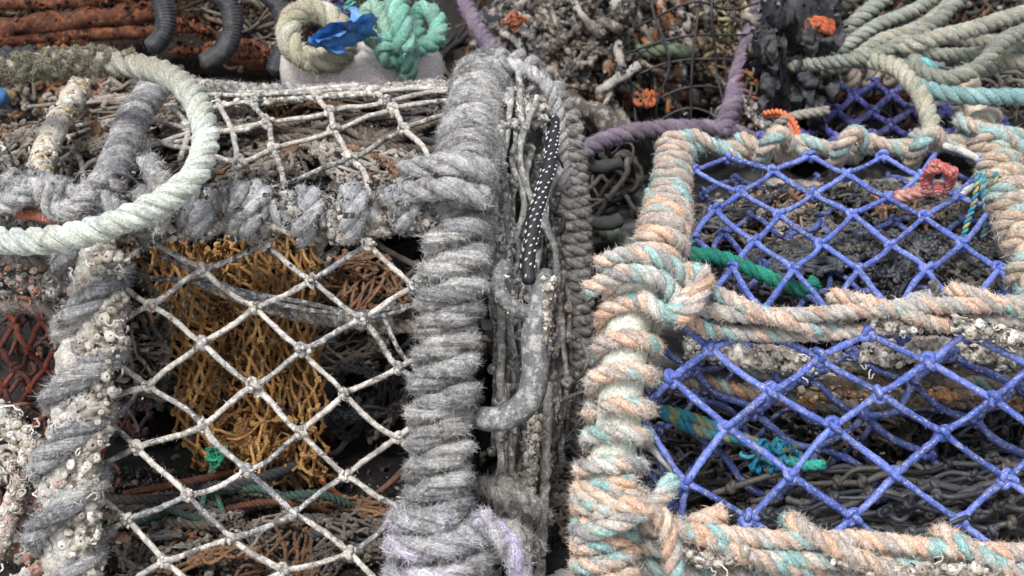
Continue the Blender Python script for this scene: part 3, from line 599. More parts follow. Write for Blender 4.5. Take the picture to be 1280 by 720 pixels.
# corner where the three bars meet
m = MB()
for pts in ([(748, 330, 1.45), (790, 318, 1.43), (835, 330, 1.43), (868, 360, 1.44)], [(735, 362, 1.44), (780, 342, 1.42), (830, 352, 1.42), (850, 395, 1.43)], [(800, 372, 1.42), (835, 392, 1.415), (860, 372, 1.42), (885, 348, 1.44)], [(845, 400, 1.42), (868, 380, 1.41), (880, 345, 1.42), (862, 338, 1.44)]):
    rope(m, WP(pts), p_(11), random.choice([PCH, PCH2]), fuzz=3.6, k=20, lump=.15)
build('corner_lashing', m, PEACH, bp)
# back-running left bar
core = WP([(806, 352, 1.49), (828, 300, 1.56), (836, 250, 1.68), (846, 178, 1.84)])
m = MB(); rod(m, core, p_(19), (.52, .42, .33), k=22, lump=.12); build('side_rail', m, PIPE, bp)
m = MB()
rope(m, wrapped(core[:3], p_(17), p_(7), p_(40), tilt=p_(-8), jit=.16, seed=83), p_(11.5), PCH, lay=5.5, fuzz=3.2, smoothed=True, k=18, lump=.15)
rope(m, wrapped(core[1:], p_(14), p_(7), p_(38), tilt=p_(-9), jit=.2, seed=85, ph=2), p_(11), [(.48, .36, .29), (.28, .42, .41), (.40, .33, .29)], lay=5.5, fuzz=1.6, smoothed=True, k=18, lump=.15)
build('side_wrapping', m, PEACH, bp)
# middle rail
core = WP([(842, 372, 1.455), (880, 386, 1.45), (940, 392, 1.45), (1020, 392, 1.45), (1120, 386, 1.45), (1210, 384, 1.45), (1340, 380, 1.45)])
m = MB(); rod(m, core, p_(8), (.4, .36, .3)); build('front_rail', m, PIPE, bp)
m = MB()
rope(m, ripple(smooth(core + np.array([0, -.012, .006]), .004), .004, 12, 4), p_(10), [(.55, .38, .30), (.33, .33, .33), (.45, .42, .38)], fuzz=2.4, k=20, smoothed=True, lump=.1)
rope(m, ripple(smooth(core + np.array([0, -.006, -.016]), .004), .005, 12, 9), p_(9.5), PCH2, fuzz=2.4, k=18, smoothed=True, lump=.1)
rope(m, wrapped(core, p_(14), p_(7), p_(142), tilt=p_(-34), jit=.12, seed=88, ph=1.9), p_(9.8), PCH, fuzz=3.2, k=20, smoothed=True, lump=.12)
build('rail_wrapping', m, PEACH, bp)
m = MB(); crust(m, WP([(1190, 405, 1.44), (1250, 420, 1.44), (1300, 425, 1.44)]), p_(12), 150, p_(5), worms=60); crust(m, WP([(1090, 402, 1.445), (1140, 410, 1.445), (1150, 412, 1.44)]), p_(9), 60, p_(4), worms=20)
build('barnacle_crust', m, SHELL, bp, kind='stuff')
# bottom rail
core = WP([(800, 662, 1.45), (870, 672, 1.44), (960, 680, 1.44), (1080, 688, 1.44), (1180, 696, 1.44), (1340, 704, 1.44)])
m = MB(); rod(m, core, p_(12), (.4, .36, .3)); build('base_rail', m, PIPE, bp)
m = MB()
rope(m, ripple(smooth(core + np.array([0, -.012, .014]), .004), .004, 12, 3), p_(11.5), PCH, fuzz=2.8, k=22, smoothed=True, lump=.1)
rope(m, ripple(smooth(core + np.array([0, -.012, -.008]), .004), .004, 12, 6), p_(11), PCH2, fuzz=2.8, k=22, smoothed=True, lump=.1)
rope(m, wrapped(core, p_(17), p_(11), p_(168), tilt=p_(-52), jit=.12, seed=92, ph=3.4), p_(12), PCH, fuzz=4.2, k=22, smoothed=True, lump=.13)
rope(m, ripple(smooth(core + np.array([0, 0, -.035]), .004), .005, 12, 16), p_(15), [(.42, .4, .38), (.5, .4, .34), (.3, .42, .4)], fuzz=2.8, k=22, smoothed=True, lump=.15)
build('rail_wrapping', m, PEACH, bp)
m = MB(); crust(m, WP([(860, 695, 1.42), (890, 700, 1.42), (930, 690, 1.42)]), p_(9), 70, p_(5), worms=50); crust(m, WP([(1040, 700, 1.42), (1100, 712, 1.42), (1230, 712, 1.42)]), p_(9), 110, p_(5), worms=70)
build('barnacle_crust', m, SHELL, bp, kind='stuff')
# far top rail
core = WP([(846, 182, 1.84), (900, 184, 1.86), (960, 188, 1.87), (1040, 186, 1.88), (1110, 182, 1.88), (1200, 176, 1.88), (1250, 178, 1.88)])
m = MB(); rod(m, core + np.array([0, .01, 0]), p_(7), (.35, .3, .26)); build('far_rail', m, PIPE, bp)
m = MB(); PF = [(.46, .36, .29), (.25, .40, .40), (.40, .35, .30)]
rope(m, ripple(smooth(core, .004), .004, 12, 33), p_(12.5), PF, fuzz=.9, k=18, smoothed=True, lump=.1)
rope(m, wrapped(core, p_(9), p_(7), p_(90), tilt=p_(-16), jit=.2, seed=96, ph=3), p_(10.5), PF, fuzz=1.4, k=18, smoothed=True, lump=.15)
for x in (968, 1062, 1158): rope(m, WP([(x - 18, 205, 1.86), (x - 8, 180, 1.83), (x + 8, 166, 1.83), (x + 20, 184, 1.85)]), p_(13), PF, fuzz=1.5)
build('rail_wrapping', m, PEACH, bp)
# right bar
core = WP([(1206, 92, 2.0), (1218, 135, 1.95), (1236, 180, 1.88), (1262, 240, 1.72), (1282, 300, 1.58), (1300, 380, 1.48)])
m = MB(); rod(m, core, p_(19), (.50, .40, .29), k=22, lump=.15); build('side_rail', m, PIPE, bp)
m = MB(); rope(m, wrapped(core[1:], p_(16), p_(8), p_(62), tilt=p_(16), jit=.22, seed=98, ph=2), p_(12), [(.50, .38, .28), (.30, .44, .42), (.42, .35, .29)], fuzz=3.2, k=20, smoothed=True, lump=.15)
rope(m, WP([(1196, 150, 1.88), (1228, 162, 1.86), (1290, 172, 1.88)]), p_(12), PF, fuzz=1.4); rope(m, WP([(1215, 200, 1.84), (1240, 165, 1.82), (1300, 200, 1.84)]), p_(11), PF, fuzz=1.4)
build('side_wrapping', m, PEACH, bp)
# blue nets
BL = [(.075, .12, .41), (.10, .15, .46), (.055, .095, .35)]
def grid(rows, df, r, off_even=0, extra=(), ks=1.55, sag=.03, name='front_net', mat=BLUE, dark=1., shift=(0, 0, 0), label=None, first=0):
    K = {}; E = []
    for q, row in enumerate(rows):
        for j, xy in row.items(): K[(q, j)] = W(xy[0] + shift[0], xy[1] + shift[1], df(*xy) + shift[2])
    for (q, j) in list(K):
        # odd rows sit half a cell to the right of even rows
        for t in ((j, j + 1) if (q + first) % 2 else (j - 1, j)):
            if (q + 1, t) in K: E.append(((q, j), (q + 1, t)))
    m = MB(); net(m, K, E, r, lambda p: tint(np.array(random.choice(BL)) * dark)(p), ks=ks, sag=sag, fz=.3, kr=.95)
    return m, K
F_ = [{0: (828, 390), 1: (951, 411), 2: (1084, 417), 3: (1209, 415), 4: (1335, 418)}, {0: (889, 435), 1: (1023, 446), 2: (1160, 453), 3: (1290, 458)},
      {0: (840, 473), 1: (963, 490), 2: (1100, 492), 3: (1240, 498), 4: (1370, 500)}, {-1: (796, 515), 0: (909, 534), 1: (1041, 534), 2: (1180, 541), 3: (1312, 548)},
      {0: (858, 604), 1: (989, 594), 2: (1119, 594), 3: (1259, 599), 4: (1390, 600)}, {-1: (850, 668), 0: (936, 648), 1: (1066, 648), 2: (1200, 651), 3: (1335, 655)},
      {0: (890, 690), 1: (1000, 700), 2: (1135, 702), 3: (1272, 706)}]
fd = lambda x, y: 1.452 + .014 * math.sin(x * .012) * math.sin(y * .013)
m, K = grid(F_, fd, p_(4.5), ks=2.0, sag=.014)
twine(m, W(858, 604, 1.45), W(800, 548, 1.46), p_(5.2), (.42, .41, .40), .02); twine(m, W(1209, 415, 1.45), W(1222, 384, 1.45), p_(5), (.42, .41, .40), .02)
build('front_net', m, BLUE, bp, label='bright blue diamond netting across the front')
m, K = grid(F_[:5], fd, p_(5), dark=.62, shift=(-20, 26, .13), sag=.06); build('inner_net', m, BLUE, bp, label='second layer of blue netting hanging behind the first')  # inner layers multiplied darker: shade inside the pot painted into the blue
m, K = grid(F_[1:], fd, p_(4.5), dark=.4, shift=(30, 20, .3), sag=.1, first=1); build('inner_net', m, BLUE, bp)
U_ = [{0: (910, 197), 1: (1012, 195), 2: (1103, 195), 3: (1177, 182), 4: (1232, 185)}, {-1: (868, 213), 0: (966, 213), 1: (1058, 218), 2: (1150, 220), 3: (1228, 203)},
      {0: (926, 241), 1: (1016, 243), 2: (1110, 247), 3: (1198, 245), 4: (1275, 235)}, {-1: (894, 262), 0: (975, 268), 1: (1066, 268), 2: (1156, 271), 3: (1240, 258)},
      {-1: (866, 299), 0: (943, 302), 1: (1027, 305), 2: (1115, 307), 3: (1203, 305), 4: (1285, 308)}, {-2: (846, 338), -1: (916, 335), 0: (992, 337), 1: (1073, 337), 2: (1158, 337), 3: (1248, 337)},
      {-1: (880, 384), 0: (955, 388), 1: (1035, 390), 2: (1118, 390), 3: (1205, 388), 4: (1298, 388)}]
# rows 1,3,5: neighbour keys are offset by one, so re-key them
R_ = []
for q, row in enumerate(U_):
    if q == 3: row = {j: v for j, v in row.items()}
    R_.append(row)
def ud(x, y): return 1.47 + max(0, 388 - y) / 200 * .38
K = {}; E = []
for q, row in enumerate(R_):
    for j, xy in row.items(): K[(q, j)] = W(xy[0], xy[1], ud(*xy))
for q in range(len(R_) - 1):                       # join each crossing to the nearest one down-left and down-right
    for j, (x, y) in R_[q].items():
        lf = [(x - a[0], jj) for jj, a in R_[q + 1].items() if 20 < x - a[0] < 75]; rt = [(a[0] - x, jj) for jj, a in R_[q + 1].items() if 12 < a[0] - x < 75]
        if lf: E.append(((q, j), (q + 1, min(lf)[1])))
        if rt: E.append(((q, j), (q + 1, min(rt)[1])))
def upper(name, dark, sh, r, sag, fz, label=None):
    m = MB(); K2 = {k: v + np.array(sh) for k, v in K.items()}
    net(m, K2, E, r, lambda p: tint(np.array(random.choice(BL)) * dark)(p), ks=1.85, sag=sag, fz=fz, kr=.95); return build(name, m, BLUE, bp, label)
upper('top_net', 1, (0, 0, 0), p_(4.1), .015, .15, 'bright blue diamond netting stretched over the top')
upper('inner_net', .6, (.015, .02, -.035), p_(4.2), .08, 0)  # copy of the top net in darkened blue, painted as if shaded
m = MB(); tube(m, smooth(WP([(1180, 182, 1.83), (1205, 190, 1.82), (1225, 203, 1.82), (1224, 222, 1.8), (1200, 245, 1.74)]), .003), p_(6), 10, (.5, .48, .47), lump=.15); build('net_tie', m, GREYNET, bp)
m = MB(); RK = [(.50, .10, .10), (.42, .09, .09), (.52, .15, .14)]
for q in range(5):
    o = RG.normal(0, 4, 4); rope(m, WP([(1156 + o[0], 228 + o[1], 1.72), (1168 + o[1], 208 + o[2], 1.70), (1186 + o[2], 214 + o[3], 1.69), (1186 + o[3], 232 + o[0], 1.71), (1170, 236 + o[1], 1.71)]), p_(4.6), RK, fuzz=4, k=10, lump=.3)
rope(m, WP([(1120, 246, 1.74), (1145, 242, 1.73), (1165, 234, 1.72)]), p_(9), [(.5, .2, .18)] * 3, fuzz=3.4, k=12, lump=.3)
build('red_knot', m, PEACH, bp, label='fluffy red twine knot tied to the top netting')
# contents
m = MB()
for pts, r, cs in ([[(870, 425), (950, 462), (1040, 478), (1140, 482), (1300, 475)], 13, PCH], [[(850, 470), (930, 490), (1040, 505), (1150, 500), (1300, 505)], 11, [(.45, .24, .13), (.3, .38, .36), (.4, .3, .24)]],
                   [[(860, 440), (960, 440), (1060, 455), (1160, 470), (1290, 440)], 10, [(.3, .27, .25), (.42, .33, .28), (.2, .2, .2)]], [[(1080, 440), (1160, 432), (1230, 440), (1330, 432)], 13, [(.5, .46, .42), (.42, .3, .25), (.36, .35, .35)]]):
    rope(m, [W(x, y, 1.60 + .012 * q) for q, (x, y) in enumerate(pts)], p_(r), [tuple(np.array(c) * .85) for c in cs], fuzz=1., k=16, lump=.2)
build('inner_rope', m, PEACH, bp)
m = MB(); crust(m, WP([(860, 430, 1.585), (1000, 455, 1.585), (1150, 440, 1.585), (1300, 450, 1.585)]), p_(18), 330, p_(5.5), worms=120); crust(m, WP([(1000, 492, 1.59), (1300, 496, 1.59)]), p_(12), 120, p_(5), cols=[(.4, .2, .08), (.5, .4, .3), (.3, .25, .2)]); build('barnacle_crust', m, SHELL, bp, kind='stuff')
m = MB()
for pts, r in ([[(862, 268), (940, 262), (1020, 268), (1080, 275)], 13], [[(880, 290), (960, 282), (1040, 290)], 10], [[(960, 232), (1040, 238), (1130, 232), (1200, 238)], 11], [[(1080, 262), (1140, 250), (1210, 262)], 10]):
    rope(m, [W(x, y, 1.86) for x, y in pts], p_(r, 1.8), [(.3, .27, .24), (.36, .3, .26), (.25, .27, .26)], fuzz=1., k=14, lump=.25)
crust(m, WP([(870, 262, 1.84), (1080, 262, 1.84)]), p_(14), 120, p_(5), worms=40)
build('inner_rope', m, DARKROPE, bp)
BK = [(.035, .038, .048), (.055, .06, .072), (.018, .018, .021), (.07, .07, .072), (.09, .08, .07)]
m = MB()
for q in range(110):
    x0, y0 = random.uniform(820, 1180), random.uniform(600, 690); x, y, d = x0, y0, random.uniform(1.5, 1.78); pts = []
    for s in range(random.randint(5, 12)):
        pts.append(W(x, y, d)); x += random.uniform(18, 42); y += random.uniform(-17, 12); d += random.uniform(-.012, .012)
        if y < 560 + (1280 - x) * .1: y += 15
    c = random.choice(BK); tube(m, smooth(pts, .004), p_(random.uniform(2.8, 4.8)), 8, c, lump=.2)
    for p in pts[1::3]: knot(m, p, p_(6.5), p_(4), c)
crumple(m, W(1080, 655, 1.66), (.25, .10, .035), 46, .016, p_(3.3), BK); crumple(m, W(1240, 570, 1.68), (.08, .06, .05), 14, .016, p_(3.3), BK); scribble(m, W(1090, 655, 1.66), (.24, .10, .03), 30, .35, p_(4.5), BK, knots=.15)
litter(m, W(1080, 640, 1.66), (.26, .1, .04), 1200, .0028, DIRT[:4])
build('black_net', m, BLACK, bp, label='heap of black knotted net lying on the floor of the pot')
m = MB(); crumple(m, W(1130, 345, 1.69), (.2, .09, .035), 60, .014, p_(3.2), BK); crumple(m, W(1040, 285, 1.84), (.23, .08, .05), 60, .014, p_(2.9), MUCK + BK)
litter(m, W(1080, 320, 1.78), (.24, .09, .04), 1300, .0025, DIRT)
build('black_net', m, BLACK, bp)
m = MB()
for pts in ([(826, 512), (870, 525), (920, 545), (960, 560), (1000, 572)], [(830, 518), (880, 540), (930, 550), (990, 580)]):
    rope(m, [W(x, y, 1.55) for x, y in pts], p_(8), [(.025, .17, .30), (.04, .22, .27), (.20, .20, .10)], k=14, fuzz=1.2)
scribble(m, W(968, 570, 1.54), (.026, .012, .014), 30, .07, p_(5), [(.02, .17, .30), (.03, .22, .3), (.18, .17, .08)], turn=.5, step=.008)
build('twine_hank', m, DARKROPE, bp, label='turquoise and blue twine hanging inside')
m = MB(); rope(m, [W(x, y, 1.53) for x, y in [(985, 575), (1008, 582), (1030, 580)]], p_(7), [(.05, .36, .28)] * 2, k=12)
rope(m, [W(x, y, 1.58) for x, y in [(862, 318), (900, 322), (950, 342), (1000, 362), (1020, 352)]], p_(10), [(.015, .17, .12), (.02, .21, .15), (.02, .15, .11)], k=16, fuzz=.7)
build('green_cord', m, DARKROPE, bp)
m = MB()
for q in range(4):
    x = random.uniform(1215, 1262); rope(m, [W(x + random.uniform(-14, 14), 215 + 35 * s, 1.72) for s in range(5)], p_(4), [random.choice([(.03, .25, .42), (.03, .3, .33), (.35, .33, .12), (.2, .3, .3)]) for _ in range(2)], strands=2, k=8)
build('teal_tassel', m, DARKROPE, bp)
m = MB(); rope(m, WP([(1105, 402, 1.5), (1130, 385, 1.5), (1165, 372, 1.52)]), p_(13), GREYW, k=18); rope(m, WP([(1165, 385, 1.47), (1172, 372, 1.47), (1166, 352, 1.47)]), p_(6), [(.1, .1, .1)] * 3)
build('grey_tie', m, ROPE, bp)
m = MB(); blob(m, W(1080, 560, 2.0), (.42, .12, .24), (.012, .012, .013), .3, seed=9); blob(m, W(1060, 300, 2.12), (.36, .10, .10), (.014, .014, .015), .3, seed=12)  # added dark lumps behind the contents give the interior its shade
crumple(m, W(1060, 560, 1.86), (.33, .06, .12), 40, .018, p_(3), BK + MUCK); scribble(m, W(1060, 540, 1.86), (.33, .06, .12), 80, .4, p_(4.6), BK + [(.03, .03, .12)], knots=.1)
build('shade_fill_netting', m, BLACK, bp, kind='stuff')
# legs of the pot below the frame of the picture
m = MB(); rod(m, WP([(757, 790, 1.45), (757, 830, 1.46)]), p_(24), MINT); build('frame_leg', m, PIPE, bp); m = MB(); rod(m, WP([(1320, 380, 1.46), (1325, 820, 1.46)]), p_(24), MINT); build('frame_leg', m, PIPE, bp)
# ================================================================== white float with its ropes (on the grey pot)
m = MB()
u, v = np.meshgrid(np.linspace(0, 2 * PI, 96, endpoint=False), np.linspace(0, 1, 15), indexing='ij')
prof_r = np.interp(v, [0, .08, .2, .35, .5, .65, .8, .92, 1], [0, .55, .9, 1, 1.02, .99, .9, .6, 0]); prof_h = np.interp(v, [0, .08, .2, .35, .5, .65, .8, .92, 1], [-.5, -.5, -.46, -.3, 0, .3, .46, .5, .48])
fw = .105 * (1 + .03 * np.cos(2 * u))
X = np.cos(u) * prof_r * fw; Y = np.sin(u) * prof_r * .062; Z = prof_h * .062
c = W(452, 84, 2.0)
V = np.stack([X, Y, Z], -1).reshape(-1, 3) + c + np.array([0, 0, -.003]); nv = 15
dent = np.exp(-(((V[:, 0] - c[0] - .035) / .018)**2)) * (V[:, 2] > c[2]) * .010; V[:, 2] -= dent
V += noise(V, 25)[:, None] * .0015
i = np.arange(96)[:, None]; j = np.arange(nv - 1)[None]; i2 = (i + 1) % 96
m.add(V, np.stack([i * nv + j, i2 * nv + j, i2 * nv + j + 1, i * nv + j + 1], -1).reshape(-1, 4), np.zeros((96 * (nv - 1) * 4, 2)), (.62, .56, .54))
fl = build('float', m, PLASTIC, None, 'dirty white moulded plastic float behind the top of the grey pot', 'float')
def W2(pts, d=1.95): return [W(p[0], p[1], p[2] if len(p) > 2 else d) for p in pts]
m = MB(); rope(m, smooth(np.array(W2([(385, 74, 1.93), (362, 52, 1.93), (366, 22, 1.95), (392, 12, 1.97), (422, 30, 1.97), (432, 55, 1.95), (420, 74, 1.93)])), .004, closed=True), p_(15, 1.9), [(.42, .40, .29), (.46, .45, .36), (.36, .33, .25)], fuzz=1.4, k=20, smoothed=True, lump=.15)
rope(m, W2([(378, 5, 1.96), (362, 30, 1.95), (370, 60, 1.94)]), p_(8, 1.9), [(.4, .38, .3)] * 3, fuzz=2)
build('rope_loop', m, ROPE_CLEAN, None, 'frayed cream rope loop standing on the white float', 'rope')
m = MB(); GR = [(.15, .37, .29), (.22, .43, .35), (.17, .33, .28)]
rope(m, W2([(492, -40, 1.93), (495, 0, 1.90), (502, 30, 1.875), (506, 62, 1.88)]), p_(14, 1.9), GR, fuzz=.7, k=20)
rope(m, W2([(505, 85, 1.94), (512, 60, 1.9), (498, 46, 1.89), (480, 62, 1.9), (490, 76, 1.91), (520, 62, 1.93), (545, 48, 1.95), (545, 22, 1.97), (528, 12, 1.98), (518, 26, 1.98), (520, 50, 1.95)]), p_(12, 1.9), GR, fuzz=.9, k=20)
rope(m, W2([(452, 25, 1.96), (468, 8, 1.95), (480, 22, 1.93), (486, 48, 1.9), (470, 52, 1.92), (455, 35, 1.95)]), p_(11, 1.9), [(.26, .42, .32), (.3, .42, .33), (.22, .38, .3)], fuzz=2, k=18)
rope(m, W2([(508, 70, 1.9), (512, 85, 1.91), (508, 94, 1.93)]), p_(11, 1.9), GR, fuzz=.5)
build('knotted_rope', m, ROPE_CLEAN, None, 'sea green rope tied in a bulky knot on the white float', 'rope')
m = MB()    # blue strip of plastic folded round the cream rope
def ribbon(m, pts, w0, col, tw, seed):
    P = smooth(np.array(pts), .0018); T, N, B = frames(P); n = len(P); u = np.linspace(0, 1, n); th = tw[0] + (tw[1] - tw[0]) * u
    ax = N * np.cos(th)[:, None] + B * np.sin(th)[:, None]; nn = np.cross(T, ax); k = 14; s = np.linspace(-1, 1, k); w = w0 * (1 + .25 * noise(P, 60, seed))
    V = P[:, None] + ax[:, None] * (s[None, :, None] * w[:, None, None]); V = V.reshape(-1, 3); nrep = np.repeat(nn, k, 0)
    V = V + nrep * ((noise(V, 70, seed) + .5 * noise(V, 190, seed + 1)) * w0 * .35)[:, None]
    V2 = V + nrep * .0007; i = np.arange(n - 1)[:, None]; j = np.arange(k - 1)[None]; F = np.stack([i * k + j, i * k + j + 1, (i + 1) * k + j + 1, (i + 1) * k + j], -1).reshape(-1, 4)
    m.add(V, F, np.zeros((len(F) * 4, 2)), col); m.add(V2, F[:, ::-1], np.zeros((len(F) * 4, 2)), col)
BC = (.055, .20, .50)
ribbon(m, W2([(398, 62, 1.905), (408, 44, 1.885), (428, 36, 1.88), (450, 36, 1.885), (462, 46, 1.90)]), .021, BC, (1.3, 1.9), 1)
ribbon(m, W2([(402, 50, 1.90), (422, 46, 1.875), (446, 30, 1.88), (466, 34, 1.90)]), .016, BC, (1.7, 1.2), 2)
tube(m, smooth(np.array(W2([(406, 54, 1.90), (430, 44, 1.895), (456, 38, 1.90)])), .0015), .011, 40, BC, lump=.45, lf=55, seed=4); ribbon(m, W2([(436, 34, 1.88), (444, 18, 1.885), (440, 8, 1.89)]), .006, BC, (1, 2.5), 4); ribbon(m, W2([(404, 56, 1.89), (420, 64, 1.88), (430, 60, 1.885)]), .006, BC, (1, 2), 5)
build('plastic_strip', m, PLASTIC, None, 'bright blue torn plastic strip tied round the cream rope loop', 'strip')
m = MB(); scribble(m, W(418, 12, 2.02), (.03, .02, .02), 16, .12, p_(4, 2), [(.05, .06, .3), (.08, .07, .25), (.1, .3, .25), (.2, .15, .25)]); build('twine_tangle', m, DARKROPE, None, 'small tangle of navy and violet twine above the cream loop', 'twine')

# ================================================================== rusty pot behind, with rubber rings
rp = thing('lobster_pot', W(150, 60, 2.25) * np.array([1, 1, 0]), 'rust brown iron framed pot behind the pale rope ring', 'lobster pot', 'lobster pots stacked on the quay')
for pts, r in ([[(-60, 40), (60, 30), (180, 16), (215, 12)], 13], [[(-60, 60), (90, 44), (200, 40), (240, 36)], 8], [[(-60, 76), (50, 60), (110, 52)], 6], [[(200, 22), (260, 40), (345, 74)], 8], [[(220, 64), (270, 66), (340, 78)], 9], [[(150, -5), (230, 30), (265, 44)], 6], [[(-40, 8), (80, 4), (200, -10)], 7]):
    m = MB(); rod(m, [W(x, y, 2.2) for x, y in pts], p_(r, 2.2), (.085, .03, .017), k=26, lump=.5, lf=32); flakes(m, smooth([W(x, y, 2.19) for x, y in pts], .004), 130, .003, [(.14, .04, .018), (.05, .022, .015), (.2, .07, .03), (.03, .02, .018)], p_(r * .7, 2.2)); build('iron_bar', m, RUST, rp)
m = MB(); litter(m, W(150, 30, 2.27), (.3, .03, .06), 900, .003, [(.2, .07, .03), (.1, .05, .03), (.05, .035, .03), (.2, .15, .12), (.03, .03, .03)]); scribble(m, W(100, 0, 2.3), (.28, .06, .05), 90, .4, p_(4, 2.3), [(.07, .035, .02), (.045, .03, .022), (.1, .07, .045), (.03, .027, .025)]); scribble(m, W(310, 30, 2.3), (.07, .06, .07), 40, .3, p_(4, 2.3), [(.14, .1, .07), (.09, .08, .07), (.3, .26, .2)]); build('old_net', m, DARKROPE, rp)
for P in ([(186, -30), (204, 5), (206, 38), (190, 60)], [(255, -15), (284, 3), (291, 34), (280, 64), (256, 80)], [(322, -20), (350, 10), (357, 50), (344, 90)]):
    m = MB(); P = W2(P, 2.1)
    tube(m, smooth(np.array(P), .0025), p_(12.5, 2.1), 22, (.028, .03, .036), lump=.08, ridge=.05)
    n_ = smooth(np.array(P), .0042)
    for i_ in range(1, len(n_) - 1, 1): 
        c_, t_ = n_[i_], nrm(n_[min(i_ + 1, len(n_) - 1)] - n_[i_ - 1]); a_ = nrm(np.cross(t_, UPV + .1)); b_ = np.cross(t_, a_); th_ = np.linspace(0, 2 * PI, 21)
        tube(m, c_ + a_ * np.cos(th_)[:, None] * p_(12.5, 2.1) + b_ * np.sin(th_)[:, None] * p_(12.5, 2.1), .0008, 5, (.05, .053, .06), cap=False)
    build('rubber_ring', m, RUBBER, rp, label='ribbed dark rubber hose ring looped over the bars')
m = MB(); blob(m, W(120, 20, 2.62), (.42, .14, .16), (.03, .02, .016), .3, seed=22); crumple(m, W(60, 110, 2.15), (.22, .05, .05), 40, .016, p_(3, 2.1), MUCK); blob(m, W(10, 150, 2.3), (.16, .10, .10), (.03, .025, .02), .3, seed=23)  # dark lumps added to close bright gaps behind the bars
build('shade_fill_netting', m, DARKROPE, rp, kind='stuff')
m = MB(); blob(m, W(4, 120, 1.95), (.02, .02, .010), (.20, .14, .05), .2, f=40); blob(m, W(-14, 122, 1.93), (.026, .02, .016), (.03, .13, .32), .15, f=30)
build('fish_box_scrap', m, PLASTIC, None, 'blue and mustard scrap of plastic under the pale rope ring', 'plastic scrap')

# ================================================================== red netted pot (lower left)
rd = thing('lobster_pot', W(-20, 700, 1.75) * np.array([1, 1, 0]), 'red twine lobster pot crusted white with barnacles, at the bottom left corner', 'lobster pot', 'lobster pots stacked on the quay')
RD = [(.17, .04, .028), (.13, .04, .03), (.2, .06, .04), (.10, .04, .035)]
m = MB(); K = {}; E = []
for a in range(9):
    for b in range(6): K[(a, b)] = W(-70 + (b + .5 * (a % 2)) * 36 + random.uniform(-4, 4), 378 + a * 27 + random.uniform(-4, 4), 1.68 + .05 * math.sin(b))
for a in range(8):
    for b in range(6):
        E += [((a, b), (a + 1, b)), ((a, b), (a + 1, b + (1 if a % 2 else -1)))]
net(m, K, E, p_(4), lambda p: tint(random.choice(RD))(p), ks=1.5, sag=.05)
build('side_net', m, DARKROPE, rd, label='dark red diamond netting with daylight behind'); m = MB()
K2 = {k: v + np.array([.015, .16, -.03]) for k, v in K.items()}; net(m, K2, E, p_(3.5), lambda p: tint(random.choice([(.06, .05, .05), (.12, .05, .04)]))(p), ks=1.5, sag=.08)
build('far_net', m, DARKROPE, rd)
m = MB(); cr = MB()
for pts, r in ([[(-30, 560), (20, 600), (50, 640), (30, 700)], 9], [[(-30, 640), (40, 655), (100, 668), (160, 672)], 6], [[(-20, 610), (60, 560), (95, 500), (130, 470)], 7], [[(-30, 690), (60, 690), (110, 720)], 8], [[(-30, 520), (30, 540), (60, 600), (70, 700)], 6], [[(-20, 700), (20, 650), (60, 590), (100, 545)], 6], [[(0, 740), (70, 700), (130, 700)], 8]):
    P = [W(x, y, 1.55) for x, y in pts]; rod(m, P, p_(r), (.38, .2, .16), lump=.3, lf=90); crust(cr, np.array(P), p_(r + 1), 130, p_(5), worms=50, cols=[(.6, .58, .56), (.66, .6, .58), (.5, .44, .42), (.45, .33, .3)])
fr = build('frame_bar', m, RUST, rd); build('barnacle_crust', cr, SHELL, fr, kind='stuff')
m = MB(); cr = MB()
core = WP([(-40, 505, 1.52), (15, 530, 1.52), (45, 575, 1.52), (60, 600, 1.53)]); rod(m, core, p_(15), (.4, .38, .36), k=20, lump=.35); crust(cr, core, p_(17), 460, p_(6), worms=260)
core2 = WP([(-40, 560, 1.54), (20, 590, 1.53), (10, 650, 1.53), (-10, 700, 1.53)]); rod(m, core2, p_(11), (.4, .3, .27), k=20, lump=.35); crust(cr, core2, p_(13), 260, p_(6), worms=120)
fr = build('frame_bar', m, PIPE, rd, label='bar crusted solid with grey barnacles'); build('barnacle_crust', cr, SHELL, fr, kind='stuff')
m = MB()   # brown lumpy roll of rope in front of it
for q, y in enumerate((318, 336, 352, 368, 385)):
    rope(m, ripple(smooth(WP([(-60, y - 5, 1.6), (10, y - 8 + q, 1.56), (60, y, 1.56), (120, y + 12, 1.6)]), .004), .006, 14, q), p_(12), [(.24, .20, .175), (.30, .25, .22), (.19, .17, .16)], fuzz=1.6, k=16, smoothed=True, lump=.3)
crust(m, WP([(-20, 345, 1.55), (90, 360, 1.55)]), p_(24), 220, p_(5), worms=90, cols=[(.5, .46, .42), (.36, .31, .28), (.42, .16, .1), (.3, .27, .25)])
build('rolled_rope', m, ROPE, rd, label='brown grey roll of fouled rope along the top')
m = MB()
for x in (4, 30): tube(m, smooth(W2([(x, 262, 1.49), (x + 38, 268, 1.475), (x + 64, 276, 1.48)]), .003), p_(7), 10, (.48, .12, .07), lump=.2)
build('red_cord', m, ROPE_CLEAN, rd)
m = MB(); blob(m, W(60, 560, 2.05), (.11, .12, .055), (.03, .022, .02), .3); scribble(m, W(30, 600, 1.72), (.1, .06, .10), 60, .3, p_(4), [(.12, .06, .05), (.07, .05, .045), (.2, .1, .08)]); build('shade_fill_netting', m, DARKROPE, rd, kind='stuff')  # added dark lump and twine deepen the shade behind the red net

